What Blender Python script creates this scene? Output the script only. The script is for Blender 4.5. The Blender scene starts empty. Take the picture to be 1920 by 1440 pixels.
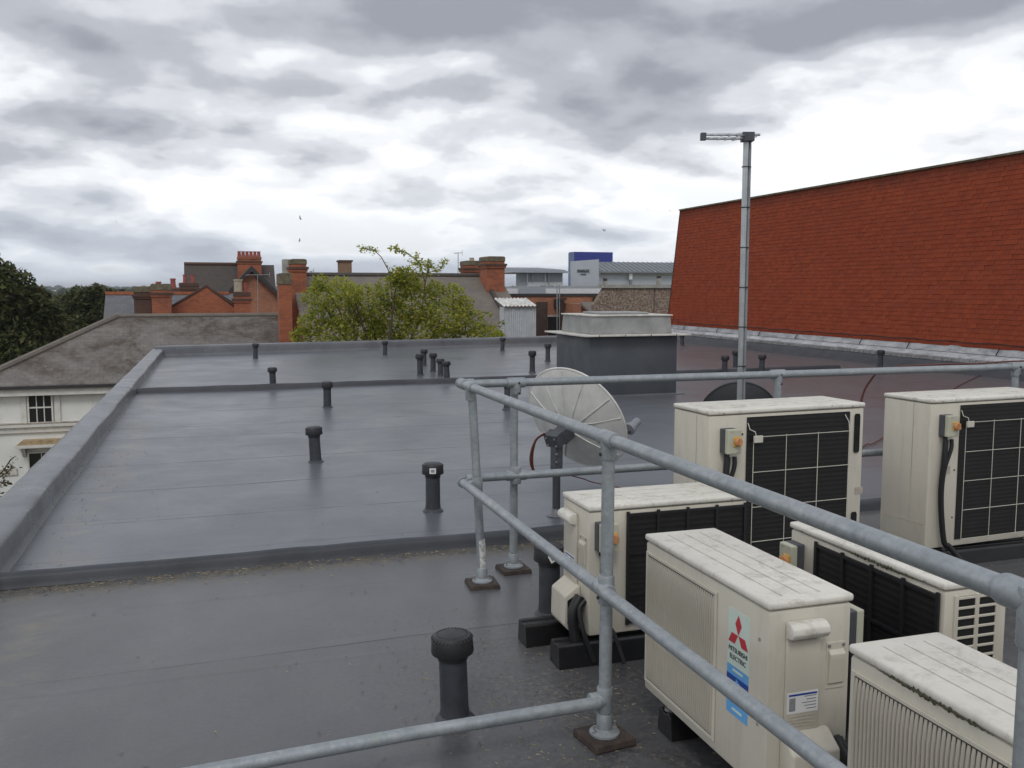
import bpy, bmesh, math, random
from mathutils import Vector, Matrix
R = math.radians
rnd = random.Random(7)
S = bpy.context.scene
COL = S.collection

# ------------------------------------------------------------------ camera
FPX, HORIZ, CAMH, VPX = 1740.0, 543.0, 1.70, 400.0
PITCH = math.atan((720 - HORIZ) / FPX)
YAW = math.atan((960 - VPX) * math.cos(PITCH) / FPX)
cam = bpy.data.cameras.new('camera'); cam_o = bpy.data.objects.new('camera', cam); COL.objects.link(cam_o)
cam.sensor_fit = 'HORIZONTAL'; cam.sensor_width = 36.0; cam.lens = 36.0 * FPX / 1920.0
cam.clip_start = 0.05; cam.clip_end = 20000
cam_o.location = (0, 0, CAMH); cam_o.rotation_euler = (math.pi / 2 - PITCH, 0, -YAW)
S.camera = cam_o
_fw = Vector((math.sin(YAW) * math.cos(PITCH), math.cos(YAW) * math.cos(PITCH), -math.sin(PITCH)))
_rt = Vector((math.cos(YAW), -math.sin(YAW), 0))
_dn = Vector((-math.sin(YAW) * math.sin(PITCH), -math.cos(YAW) * math.sin(PITCH), -math.cos(PITCH)))
_C = Vector((0, 0, CAMH))
def ray(px, py): return _fw + _rt * ((px - 960) / FPX) + _dn * ((py - 720) / FPX)
def onz(px, py, z=0.0): d = ray(px, py); return _C + d * ((z - CAMH) / d.z)
def ony(px, py, y): d = ray(px, py); return _C + d * (y / d.y)
def onx(px, py, x): d = ray(px, py); return _C + d * (x / d.x)
def atd(px, py, D): return _C + ray(px, py) * D

# ------------------------------------------------------------------ render / colour
S.render.engine = 'CYCLES'
S.view_settings.view_transform = 'Standard'; S.view_settings.look = 'None'
S.view_settings.exposure = 0.08; S.view_settings.gamma = 1.0
S.view_settings.use_curve_mapping = False
S.cycles.max_bounces = 6; S.cycles.transparent_max_bounces = 6; S.cycles.volume_bounces = 0

# ------------------------------------------------------------------ world: nishita sky under a broken cloud deck
SUN_EL, SUN_AZ = 48.0, 205.0      # sun is behind-left of the view, veiled by cloud
W = bpy.data.worlds.new('World'); S.world = W; W.use_nodes = True
nt = W.node_tree; nt.nodes.clear()
def N(t, **k):
    n = nt.nodes.new(t)
    for a, b in k.items(): setattr(n, a, b)
    return n
def L(a, b): nt.links.new(a, b)
def wmath(op, a, b=None, c=None):
    n = N('ShaderNodeMath', operation=op)
    for i, x in enumerate((a, b, c)):
        if x is None: continue
        if isinstance(x, (int, float)): n.inputs[i].default_value = x
        else: L(x, n.inputs[i])
    return n.outputs[0]
tc = N('ShaderNodeTexCoord'); sep = N('ShaderNodeSeparateXYZ'); L(tc.outputs['Generated'], sep.inputs[0])
zc = wmath('ADD', wmath('MAXIMUM', sep.outputs[2], 0.0), 0.28)
u = wmath('DIVIDE', sep.outputs[0], zc); v = wmath('DIVIDE', sep.outputs[1], zc)
cmb = N('ShaderNodeCombineXYZ'); L(u, cmb.inputs[0]); L(v, cmb.inputs[1])
def wnoise(scale, detail, rough, dist, off, mul=1.0):
    k = N('ShaderNodeVectorMath', operation='SCALE'); L(cmb.outputs[0], k.inputs[0]); k.inputs['Scale'].default_value = mul
    m = N('ShaderNodeVectorMath', operation='ADD'); L(k.outputs[0], m.inputs[0]); m.inputs[1].default_value = off
    n = N('ShaderNodeTexNoise', noise_dimensions='3D'); L(m.outputs[0], n.inputs['Vector'])
    n.inputs['Scale'].default_value = scale; n.inputs['Detail'].default_value = detail
    n.inputs['Roughness'].default_value = rough; n.inputs['Distortion'].default_value = dist
    return n.outputs['Fac']
def wdens(mul, det=0):
    big = wnoise(0.85, 3.0, 0.45, 0.2, (3.1, 7.7, 0.4), mul)
    mid = wnoise(1.9, 7.0 - det, 0.46, 0.1, (9.3, 1.2, 2.0), mul)
    fine = wnoise(7.0, 5.0 - det, 0.52, 0.2, (1.3, 4.2, 5.0), mul)
    return wmath('ADD', wmath('ADD', wmath('MULTIPLY', big, 0.60), wmath('MULTIPLY', mid, 0.56)), wmath('MULTIPLY', fine, 0.10))
d0 = wdens(1.0); d1 = wdens(1.07, 2)
# cloud bases (towards the horizon side of each clump) are darker than their crowns
dens = wmath('ADD', d0, wmath('MULTIPLY', wmath('SUBTRACT', d0, d1), 0.95))
ramp = N('ShaderNodeValToRGB'); L(dens, ramp.inputs[0])
cr = ramp.color_ramp; cr.interpolation = 'EASE'
cr.elements[0].position = 0.48; cr.elements[0].color = (1.15, 1.15, 1.16, 1)
cr.elements[1].position = 0.83; cr.elements[1].color = (0.33, 0.35, 0.40, 1)
for p_, c_ in ((0.56, (0.92, 0.94, 0.97, 1)), (0.63, (0.71, 0.73, 0.78, 1)), (0.71, (0.49, 0.515, 0.57, 1))):
    e = cr.elements.new(p_); e.color = c_
# pale bluish air low over the horizon
lowf = N('ShaderNodeMapRange'); L(sep.outputs[2], lowf.inputs[0])
lowf.inputs[1].default_value = 0.0; lowf.inputs[2].default_value = 0.12; lowf.inputs[3].default_value = 0.6; lowf.inputs[4].default_value = 0.0
mixh = N('ShaderNodeMixRGB'); L(lowf.outputs[0], mixh.inputs[0]); L(ramp.outputs[0], mixh.inputs[1]); mixh.inputs[2].default_value = (0.66, 0.74, 0.84, 1)
sky = N('ShaderNodeTexSky', sky_type='NISHITA'); sky.sun_disc = False
sky.sun_elevation = R(SUN_EL); sky.sun_rotation = R(SUN_AZ); sky.air_density = 1.0; sky.dust_density = 1.5
bg1 = N('ShaderNodeBackground'); L(sky.outputs[0], bg1.inputs[0]); bg1.inputs[1].default_value = 0.10
bg2 = N('ShaderNodeBackground'); L(mixh.outputs[0], bg2.inputs[0]); bg2.inputs[1].default_value = 1.0
cover = N('ShaderNodeMapRange'); L(dens, cover.inputs[0])
cover.inputs[1].default_value = 0.40; cover.inputs[2].default_value = 0.50; cover.inputs[3].default_value = 0.80; cover.inputs[4].default_value = 1.0
mx = N('ShaderNodeMixShader'); L(cover.outputs[0], mx.inputs[0]); L(bg1.outputs[0], mx.inputs[1]); L(bg2.outputs[0], mx.inputs[2])
wo = N('ShaderNodeOutputWorld'); L(mx.outputs[0], wo.inputs[0])
sun = bpy.data.lights.new('sun', 'SUN'); sun.energy = 0.9; sun.angle = R(18); sun.color = (1.0, 0.965, 0.92)
sun_o = bpy.data.objects.new('sun', sun); COL.objects.link(sun_o)
_az = R(SUN_AZ); _sd = Vector((math.sin(_az) * math.cos(R(SUN_EL)), math.cos(_az) * math.cos(R(SUN_EL)), math.sin(R(SUN_EL))))
sun_o.rotation_euler = _sd.to_track_quat('Z', 'Y').to_euler(); sun_o.location = (0, -5, 30)

# ------------------------------------------------------------------ materials
MATS = {}
class MatB:
    def __init__(s, name):
        s.m = bpy.data.materials.new(name); s.m.use_nodes = True; s.t = s.m.node_tree
        s.b = s.t.nodes['Principled BSDF']; MATS[name] = s.m
        s.tc = s.t.nodes.new('ShaderNodeTexCoord'); s.co = s.tc.outputs['Object']
    def n(s, t, **k):
        q = s.t.nodes.new(t)
        for a, b in k.items(): setattr(q, a, b)
        return q
    def l(s, a, b): s.t.links.new(a, b)
    def noise(s, scale, detail=5, rough=0.55, dist=0.0, stretch=None, vec=None):
        q = s.n('ShaderNodeTexNoise'); q.inputs['Scale'].default_value = scale; q.inputs['Detail'].default_value = detail
        q.inputs['Roughness'].default_value = rough; q.inputs['Distortion'].default_value = dist
        src = vec or s.co
        if stretch:
            mp = s.n('ShaderNodeMapping'); mp.inputs['Scale'].default_value = stretch; s.l(src, mp.inputs['Vector']); src = mp.outputs[0]
        s.l(src, q.inputs['Vector']); return q.outputs['Fac']
    def ramp(s, fac, stops):
        q = s.n('ShaderNodeValToRGB'); s.l(fac, q.inputs[0]); r = q.color_ramp
        def c4(c): return (c, c, c, 1) if isinstance(c, (int, float)) else tuple(c) + (1,)
        r.elements[0].position, r.elements[0].color = stops[0][0], c4(stops[0][1])
        r.elements[1].position, r.elements[1].color = stops[-1][0], c4(stops[-1][1])
        for p, c in stops[1:-1]:
            e = r.elements.new(p); e.color = c4(c)
        return q.outputs[0]
    def mix(s, fac, a, b, mode='MIX'):
        q = s.n('ShaderNodeMixRGB', blend_type=mode)
        for i, x in ((0, fac), (1, a), (2, b)):
            if hasattr(x, 'is_output'): s.l(x, q.inputs[i])
            elif i == 0: q.inputs[0].default_value = x
            else: q.inputs[i].default_value = tuple(x) + (1,)
        return q.outputs[0]
    def math(s, op, a, b=0.0):
        q = s.n('ShaderNodeMath', operation=op)
        for i, x in enumerate((a, b)):
            if hasattr(x, 'is_output'): s.l(x, q.inputs[i])
            else: q.inputs[i].default_value = x
        return q.outputs[0]
    def color(s, c):
        if hasattr(c, 'is_output'): s.l(c, s.b.inputs['Base Color'])
        else: s.b.inputs['Base Color'].default_value = tuple(c) + (1,)
    def rough(s, r):
        if hasattr(r, 'is_output'): s.l(r, s.b.inputs['Roughness'])
        else: s.b.inputs['Roughness'].default_value = r
    def metal(s, x): s.b.inputs['Metallic'].default_value = x
    def spec(s, x): s.b.inputs['Specular IOR Level'].default_value = x
    def bump(s, h, strength=0.3, dist=0.01):
        q = s.n('ShaderNodeBump'); q.inputs['Strength'].default_value = strength; q.inputs['Distance'].default_value = dist
        s.l(h, q.inputs['Height']); s.l(q.outputs[0], s.b.inputs['Normal'])
    def islandrand(s):
        g = s.n('ShaderNodeNewGeometry'); o = s.n('ShaderNodeObjectInfo')
        return s.math('FRACT', s.math('ADD', g.outputs['Random Per Island'], o.outputs['Random']))
def simple(name, c, rough=0.5, metal=0.0, var=0.18, scale=6.0, bump=0.0, spec=0.5, bscale=None):
    b = MatB(name); f = b.noise(scale, 6, 0.6)
    lo = tuple(x * (1 - var) for x in c); hi = tuple(min(1, x * (1 + var)) for x in c)
    b.color(b.ramp(f, ((0.3, lo), (0.7, hi)))); b.metal(metal); b.spec(spec)
    b.rough(b.ramp(f, ((0.3, min(1, rough * 1.12)), (0.7, rough * 0.9))))
    if bump: b.bump(b.noise(bscale or scale * 6, 4), bump, 0.004)
    return b.m

def mat_membrane():
    b = MatB('membrane')
    n1 = b.noise(0.35, 6, 0.6, 0.4); n2 = b.noise(2.2, 6, 0.65, 0.2, (1, 0.5, 1)); n3 = b.noise(60, 3, 0.6)
    c = b.ramp(n1, ((0.3, (0.088, 0.099, 0.116)), (0.7, (0.128, 0.140, 0.158))))
    c = b.mix(b.math('MULTIPLY', n2, 0.55), c, (0.100, 0.108, 0.119), 'MIX')
    # faint laps of the roofing sheets
    sp = b.n('ShaderNodeSeparateXYZ'); b.l(b.co, sp.inputs[0])
    wob = b.math('MULTIPLY', b.math('SUBTRACT', b.noise(1.2, 3), 0.5), 0.08)
    lap = b.math('FRACT', b.math('MULTIPLY', b.math('ADD', sp.outputs[1], wob), 0.95))
    line = b.ramp(lap, ((0.0, 1.0), (0.035, 0.0), (0.97, 0.0), (1.0, 1.0)))
    c = b.mix(b.math('MULTIPLY', line, b.ramp(b.noise(0.9, 3), ((0.35, 0.1), (0.6, 0.6)))), c, (0.045, 0.047, 0.052))
    pud = b.noise(0.42, 4, 0.5, 0.6)
    ring = b.ramp(pud, ((0.505, 0.0), (0.52, 0.22), (0.532, 0.06), (0.55, 0.0)))
    c = b.mix(b.math('MULTIPLY', ring, b.ramp(b.noise(3, 6, 0.7), ((0.4, 0.1), (0.6, 1.0)))), c, (0.20, 0.185, 0.155))
    c = b.mix(b.ramp(b.noise(5.5, 8, 0.8, 0.3), ((0.58, 0), (0.72, 0.5))), c, (0.055, 0.058, 0.064))
    c = b.mix(b.ramp(b.noise(85, 3, 0.6), ((0.70, 0), (0.76, 0.6))), c, (0.26, 0.23, 0.18))
    mrn = b.n('ShaderNodeMapRange'); b.l(sp.outputs[1], mrn.inputs[0]); mrn.inputs[1].default_value = 5.80; mrn.inputs[2].default_value = 5.86; mrn.inputs[3].default_value = 1; mrn.inputs[4].default_value = 0
    c = b.mix(b.math('MULTIPLY', mrn.outputs[0], 0.8), c, b.ramp(n2, ((0.3, (0.066, 0.066, 0.067)), (0.7, (0.098, 0.095, 0.092)))))
    # tan silt dried in shallow places and along the rolls
    silt = b.ramp(b.noise(0.8, 8, 0.7, 0.8), ((0.60, 0.0), (0.74, 0.35)))
    c = b.mix(silt, c, (0.19, 0.175, 0.15))
    d1 = b.math('ABSOLUTE', b.math('SUBTRACT', sp.outputs[1], 5.70))
    band = b.math('MULTIPLY', b.ramp(d1, ((0.0, 1.0), (0.22, 0.0))), b.ramp(b.noise(7, 8, 0.75, 0.5), ((0.42, 0.0), (0.62, 0.9))))
    c = b.mix(band, c, (0.17, 0.14, 0.085))
    d2 = b.math('ABSOLUTE', b.math('ADD', sp.outputs[0], 0.92))
    band2 = b.math('MULTIPLY', b.ramp(d2, ((0.0, 1.0), (0.22, 0.0))), b.ramp(b.noise(2.4, 8, 0.75, 0.9), ((0.47, 0.0), (0.62, 0.75))))
    c = b.mix(band2, c, (0.20, 0.165, 0.11))
    # gritty, older surface round the plant area
    dx = b.ramp(sp.outputs[0], ((0.9, 0.0), (1.0, 1.0)))
    mr = b.n('ShaderNodeMapRange'); b.l(sp.outputs[1], mr.inputs[0]); mr.inputs[1].default_value = 5.2; mr.inputs[2].default_value = 3.4; mr.inputs[3].default_value = 0; mr.inputs[4].default_value = 1
    mr2 = b.n('ShaderNodeMapRange'); b.l(sp.outputs[0], mr2.inputs[0]); mr2.inputs[1].default_value = 0.5; mr2.inputs[2].default_value = 1.4; mr2.inputs[3].default_value = 0; mr2.inputs[4].default_value = 1
    grit = b.math('MULTIPLY', b.math('MULTIPLY', mr.outputs[0], mr2.outputs[0]), b.ramp(b.noise(3.0, 8, 0.7, 0.6), ((0.40, 0.2), (0.55, 1.0))))
    gc = b.ramp(b.noise(38, 8, 0.85), ((0.42, (0.018, 0.019, 0.023)), (0.50, (0.050, 0.050, 0.053)), (0.56, (0.12, 0.105, 0.09)), (0.64, (0.30, 0.25, 0.19))))
    c = b.mix(b.math('MULTIPLY', grit, 0.85), c, gc)
    # brownish old felt on the far right of the roof
    mr3 = b.n('ShaderNodeMapRange'); b.l(sp.outputs[0], mr3.inputs[0]); mr3.inputs[1].default_value = 5.5; mr3.inputs[2].default_value = 9.0; mr3.inputs[3].default_value = 0; mr3.inputs[4].default_value = 1
    c = b.mix(b.math('MULTIPLY', mr3.outputs[0], b.ramp(n1, ((0.35, 0.45), (0.6, 0.9)))), c, (0.108, 0.094, 0.097))
    c = b.mix(0.22, c, b.ramp(n3, ((0.3, (0.068, 0.075, 0.085)), (0.7, (0.145, 0.154, 0.168)))))
    b.color(c)
    b.rough(b.ramp(b.math('ADD', b.math('MULTIPLY', b.noise(1.1, 7, 0.65, 0.5), 0.6), b.math('MULTIPLY', pud, 0.4)), ((0.38, 0.28), (0.62, 0.42)))); b.spec(0.6)
    h = b.math('ADD', b.math('MULTIPLY', b.noise(28, 5, 0.7), 0.5), b.math('ADD', b.math('MULTIPLY', b.noise(1.6, 4), 1.3), b.math('MULTIPLY', line, 0.5)))
    b.bump(h, 0.13, 0.010)
mat_membrane()
def mat_coating():
    b = MatB('coating')      # the same roofing brought up over parapets and rolls
    c = b.ramp(b.noise(1.5, 7, 0.65, 0.4), ((0.3, (0.092, 0.098, 0.110)), (0.7, (0.150, 0.157, 0.170))))
    c = b.mix(b.ramp(b.noise(9, 8, 0.7), ((0.6, 0), (0.75, 0.5))), c, (0.05, 0.05, 0.052))
    c = b.mix(b.ramp(b.noise(3.3, 5, 0.6), ((0.72, 0), (0.78, 0.7))), c, (0.36, 0.37, 0.39))
    b.color(c); b.rough(b.ramp(b.noise(3, 6), ((0.3, 0.24), (0.7, 0.42))))
    b.bump(b.math('ADD', b.noise(6, 5, 0.6), b.math('MULTIPLY', b.noise(40, 4), 0.3)), 0.3, 0.015)
mat_coating()
simple('kerb_shade_dark', (0.040, 0.044, 0.052), 0.55, var=0.2, scale=3, bump=0.25, bscale=30)  # dark tone holds the shade on the roof rolls; upstand and pole share it
simple('housing_paint', (0.064, 0.071, 0.082), 0.5, var=0.15, scale=3, bump=0.2, bscale=30)
simple('vent_pipe', (0.036, 0.040, 0.048), 0.5, var=0.3, scale=14, bump=0.15)
simple('vent_cap', (0.018, 0.018, 0.021), 0.45, var=0.35, scale=20, bump=0.15)
simple('white_label', (0.75, 0.75, 0.74), 0.5, var=0.05)
simple('grey_print', (0.25, 0.26, 0.27), 0.6, var=0.2, scale=120)
def mat_galv():
    b = MatB('galvanised')
    f = b.noise(9, 8, 0.7, 0.3); g = b.noise(70, 4, 0.7)
    c = b.ramp(f, ((0.28, (0.235, 0.265, 0.285)), (0.5, (0.315, 0.345, 0.365)), (0.72, (0.40, 0.42, 0.43))))
    c = b.mix(b.ramp(g, ((0.35, 0.0), (0.7, 0.4))), c, (0.22, 0.24, 0.245))
    c = b.mix(b.ramp(b.noise(3.0, 7, 0.75), ((0.63, 0), (0.72, 0.55))), c, (0.30, 0.33, 0.29))
    vr = b.n('ShaderNodeTexVoronoi'); vr.inputs['Scale'].default_value = 55.0; b.l(b.co, vr.inputs['Vector'])
    sc_ = b.n('ShaderNodeSeparateColor'); b.l(vr.outputs['Color'], sc_.inputs[0])
    c = b.mix(0.28, c, b.ramp(sc_.outputs[0], ((0.0, 0.72), (1.0, 1.2))), 'MULTIPLY')
    c = b.mix(b.ramp(b.noise(2.0, 9, 0.8, 0.4), ((0.60, 0), (0.70, 0.6))), c, (0.17, 0.19, 0.195))
    b.color(c); b.metal(0.35); b.rough(b.ramp(sc_.outputs[1], ((0.0, 0.36), (1.0, 0.6)))); b.bump(g, 0.12, 0.003)
mat_galv()
def mat_flaky():
    b = MatB('flaking_paint')
    c = b.ramp(b.noise(38, 6, 0.75, 0.5), ((0.42, (0.30, 0.31, 0.31)), (0.5, (0.55, 0.55, 0.53)), (0.62, (0.72, 0.71, 0.67))))
    b.color(c); b.rough(0.6); b.bump(b.noise(38, 6, 0.75, 0.5), 0.5, 0.004)
mat_flaky()
simple('rusty_pad', (0.048, 0.034, 0.028), 0.75, var=0.45, scale=18, bump=0.4)
simple('bolt_steel', (0.42, 0.42, 0.42), 0.4, metal=0.7, var=0.25, scale=60)
def mat_cream(name, c0, dirt=0.5, lid=False):
    b = MatB(name)
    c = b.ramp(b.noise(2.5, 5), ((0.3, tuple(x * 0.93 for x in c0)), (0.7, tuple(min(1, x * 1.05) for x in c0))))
    st = b.ramp(b.noise(5, 8, 0.7, 0.3, (3, 3, 0.5)), ((0.50, 0.0), (0.74, 0.5)))
    c = b.mix(b.math('MULTIPLY', st, dirt), c, (0.30, 0.27, 0.21))
    if lid:
        d = b.ramp(b.noise(11, 9, 0.8, 0.6), ((0.50, 0.0), (0.64, 0.6)))
        d = b.math('MULTIPLY', d, b.ramp(b.noise(3.2, 3), ((0.42, 0.0), (0.56, 1.0))))
        c = b.mix(d, c, (0.25, 0.22, 0.16))
        d2 = b.math('MULTIPLY', b.ramp(b.noise(30, 8, 0.8), ((0.60, 0), (0.7, 0.9))), b.ramp(b.noise(3.4, 3, vec=b.tc.outputs['Object']), ((0.5, 0), (0.62, 1.0))))
        c = b.mix(d2, c, (0.09, 0.09, 0.04))
    b.color(c); b.rough(b.ramp(b.noise(7, 4), ((0.3, 0.42), (0.7, 0.58)))); b.bump(b.noise(140, 3), 0.06, 0.002)
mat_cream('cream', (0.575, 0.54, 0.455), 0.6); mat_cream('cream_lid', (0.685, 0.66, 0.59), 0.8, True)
mat_cream('rib', (0.46, 0.43, 0.36), 0.8)
simple('moss', (0.060, 0.056, 0.030), 0.9, var=0.5, scale=60, bump=0.6)
def mat_coil():
    b = MatB('coil')
    sp = b.n('ShaderNodeSeparateXYZ'); b.l(b.co, sp.inputs[0])
    w = b.math('SINE', b.math('MULTIPLY', sp.outputs[2], 6.2832 / 0.0254))
    c = b.ramp(w, ((0.0, (0.015, 0.0145, 0.0145)), (1.0, (0.021, 0.020, 0.0195))))
    c = b.mix(b.ramp(b.noise(9, 8, 0.8), ((0.55, 0), (0.75, 0.4))), c, (0.05, 0.047, 0.042))
    b.color(c); b.rough(0.55); b.metal(0.3); b.bump(w, 0.10, 0.004)
mat_coil()
simple('black_plastic', (0.014, 0.014, 0.016), 0.5, var=0.3, scale=25, bump=0.1)
simple('grille_shade', (0.055, 0.05, 0.04), 0.8); simple('dark_void', (0.008, 0.008, 0.008), 0.9, var=0.2)
simple('rubber', (0.0085, 0.0085, 0.0095), 0.42, var=0.4, scale=12, bump=0.2)
simple('wire_white', (0.58, 0.56, 0.48), 0.5, var=0.1)
simple('isolator_grey', (0.46, 0.46, 0.36), 0.5, var=0.08)
simple('isolator_back', (0.065, 0.07, 0.08), 0.5)
simple('isolator_yellow', (0.66, 0.40, 0.05), 0.45, var=0.1)
simple('isolator_orange', (0.55, 0.255, 0.105), 0.45, var=0.15)
simple('cable_black', (0.010, 0.010, 0.011), 0.5)
simple('cable_brown', (0.10, 0.026, 0.018), 0.5, var=0.3)
simple('logo_mint', (0.60, 0.70, 0.63), 0.4, var=0.04); simple('logo_red', (0.50, 0.035, 0.05), 0.4, var=0.05)
simple('logo_black', (0.02, 0.02, 0.02), 0.5); simple('logo_blue', (0.012, 0.055, 0.30), 0.4, var=0.1); simple('logo_light_blue', (0.13, 0.38, 0.72), 0.4, var=0.08)
simple('logo_orange', (0.42, 0.20, 0.14), 0.5)
simple('dish_white', (0.60, 0.60, 0.57), 0.5, var=0.14, scale=7); simple('dish_edge', (0.50, 0.49, 0.45), 0.6, var=0.3, scale=12)
simple('dish_dark', (0.028, 0.030, 0.034), 0.5); simple('mount_grey', (0.065, 0.070, 0.082), 0.55, var=0.25, scale=30, bump=0.3)
simple('lnb_grey', (0.22, 0.235, 0.25), 0.5)
simple('aluminium', (0.46, 0.48, 0.49), 0.34, metal=0.85, var=0.15, scale=9)
simple('cap_metal', (0.30, 0.305, 0.295), 0.45, metal=0.35, var=0.2, scale=4); simple('cap_flange', (0.55, 0.53, 0.48), 0.55, var=0.25, scale=9)
def mat_tile():
    b = MatB('clay_tile'); r = b.islandrand()
    c = b.ramp(r, ((0.0, (0.245, 0.050, 0.024)), (0.35, (0.275, 0.056, 0.025)), (0.7, (0.312, 0.066, 0.027)), (1.0, (0.255, 0.056, 0.032))))
    geo = b.n('ShaderNodeNewGeometry'); wp = geo.outputs['Position']
    c = b.mix(b.ramp(b.noise(0.55, 7, 0.7, 0.5, vec=wp), ((0.4, 0.0), (0.7, 0.5))), c, (0.24, 0.048, 0.024))
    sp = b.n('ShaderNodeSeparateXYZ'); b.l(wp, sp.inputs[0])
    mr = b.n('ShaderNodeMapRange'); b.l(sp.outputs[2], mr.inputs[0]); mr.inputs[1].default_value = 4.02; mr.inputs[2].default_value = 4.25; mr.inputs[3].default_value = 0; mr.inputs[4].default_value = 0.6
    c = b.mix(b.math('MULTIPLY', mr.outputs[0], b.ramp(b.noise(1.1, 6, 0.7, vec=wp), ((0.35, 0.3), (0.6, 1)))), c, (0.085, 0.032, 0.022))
    c = b.mix(b.ramp(b.noise(45, 4, 0.7, vec=wp), ((0.3, 0.35), (0.7, 0.0))), c, (0.10, 0.03, 0.02))
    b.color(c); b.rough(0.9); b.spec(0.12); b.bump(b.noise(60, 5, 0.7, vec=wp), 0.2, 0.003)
mat_tile()
def mat_lead(name, k, dirt):
    b = MatB(name)
    f = b.noise(2.0, 8, 0.75, 0.6, (1, 1, 3)); st = b.noise(7, 7, 0.7, 0.2, (3, 3, 0.35))
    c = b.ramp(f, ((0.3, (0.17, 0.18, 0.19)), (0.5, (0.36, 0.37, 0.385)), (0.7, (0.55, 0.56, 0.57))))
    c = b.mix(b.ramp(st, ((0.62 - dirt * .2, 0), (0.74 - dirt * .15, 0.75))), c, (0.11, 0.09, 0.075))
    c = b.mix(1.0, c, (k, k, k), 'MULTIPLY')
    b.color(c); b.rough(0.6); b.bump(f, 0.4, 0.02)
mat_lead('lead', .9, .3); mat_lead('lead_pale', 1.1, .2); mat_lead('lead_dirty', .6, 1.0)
def mat_brick(name, c1, c2, mortar, bw=0.225, bh=0.075, rand=0.5, stain=(0.05, 0.035, 0.03), staina=0.55):
    b = MatB(name)
    geo = b.n('ShaderNodeNewGeometry'); sp = b.n('ShaderNodeSeparateXYZ'); b.l(b.co, sp.inputs[0])
    cb = b.n('ShaderNodeCombineXYZ'); b.l(b.math('ADD', sp.outputs[0], sp.outputs[1]), cb.inputs[0]); b.l(sp.outputs[2], cb.inputs[1])
    q = b.n('ShaderNodeTexBrick'); b.l(cb.outputs[0], q.inputs['Vector'])
    q.inputs['Scale'].default_value = 1.0; q.inputs['Mortar Size'].default_value = 0.008; q.inputs['Brick Width'].default_value = bw; q.inputs['Row Height'].default_value = bh
    q.inputs['Color1'].default_value = tuple(c1) + (1,); q.inputs['Color2'].default_value = tuple(c2) + (1,); q.inputs['Mortar'].default_value = tuple(mortar) + (1,)
    c = b.mix(b.ramp(b.noise(1.3, 7, 0.7, 0.5), ((0.48, 0), (0.72, staina))), q.outputs['Color'], stain)
    c = b.mix(b.ramp(b.noise(9, 4, 0.7), ((0.3, 0.3), (0.6, 0))), c, tuple(x * 0.6 for x in c1))
    b.color(c); b.rough(0.85); b.bump(q.outputs['Fac'], -0.5, 0.02)
mat_brick('brick_red', (0.40, 0.110, 0.042), (0.29, 0.075, 0.033), (0.24, 0.14, 0.095), staina=.6)
mat_brick('brick_orange', (0.42, 0.165, 0.080), (0.31, 0.112, 0.062), (0.26, 0.19, 0.14), stain=(0.10, 0.06, 0.045))
mat_brick('brick_buff', (0.25, 0.15, 0.085), (0.19, 0.105, 0.065), (0.24, 0.19, 0.14), stain=(0.10, 0.065, 0.045))
mat_brick('brick_dark', (0.115, 0.048, 0.032), (0.085, 0.042, 0.032), (0.09, 0.07, 0.055), stain=(0.035, 0.032, 0.024))
def mat_slate(name, c1, c2, moss, mossa=0.7, w=0.30, h=0.20, msc=0.9, fs=5):
    b = MatB(name)
    sp = b.n('ShaderNodeSeparateXYZ'); b.l(b.co, sp.inputs[0])
    cb = b.n('ShaderNodeCombineXYZ'); b.l(b.math('ADD', sp.outputs[0], b.math('MULTIPLY', sp.outputs[1], 0.05)), cb.inputs[0]); b.l(b.math('MULTIPLY', sp.outputs[2], 2.0), cb.inputs[1])
    q = b.n('ShaderNodeTexBrick'); b.l(cb.outputs[0], q.inputs['Vector'])
    q.inputs['Scale'].default_value = 1.0; q.inputs['Mortar Size'].default_value = 0.012; q.inputs['Brick Width'].default_value = w; q.inputs['Row Height'].default_value = h
    q.inputs['Color1'].default_value = tuple(c1) + (1,); q.inputs['Color2'].default_value = tuple(c2) + (1,); q.inputs['Mortar'].default_value = tuple(x * 0.68 for x in c1) + (1,)
    m = b.ramp(b.noise(msc, 9, 0.74, 0.5), ((0.40, 0), (0.56, mossa)))
    m = b.math('MULTIPLY', m, b.ramp(b.noise(fs, 9, 0.85), ((0.40, 0.15), (0.56, 1.0))))
    c = b.mix(m, q.outputs['Color'], moss)
    c = b.mix(b.ramp(b.noise(8, 8, 0.85), ((0.54, 0), (0.64, 0.7))), c, (0.145, 0.10, 0.06))
    c = b.mix(b.ramp(b.noise(2.2, 7, 0.75), ((0.60, 0), (0.75, 0.45))), c, (0.20, 0.20, 0.18))
    b.color(c); b.rough(0.75); b.bump(b.math('ADD', q.outputs['Fac'], b.math('MULTIPLY', b.noise(9, 6, 0.8), -1.2)), -0.6, 0.03)
mat_slate('slate_mossy', (0.185, 0.172, 0.158), (0.140, 0.130, 0.122), (0.055, 0.040, 0.028), 1.0, msc=0.5, fs=1.9)
mat_slate('slate_stone', (0.165, 0.145, 0.13), (0.125, 0.112, 0.105), (0.20, 0.17, 0.12), 0.5)
mat_slate('slate_dark', (0.060, 0.054, 0.052), (0.045, 0.042, 0.043), (0.085, 0.055, 0.035), 0.5)
mat_slate('slate_blue', (0.155, 0.165, 0.185), (0.115, 0.122, 0.14), (0.12, 0.12, 0.11), 0.4)
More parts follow.
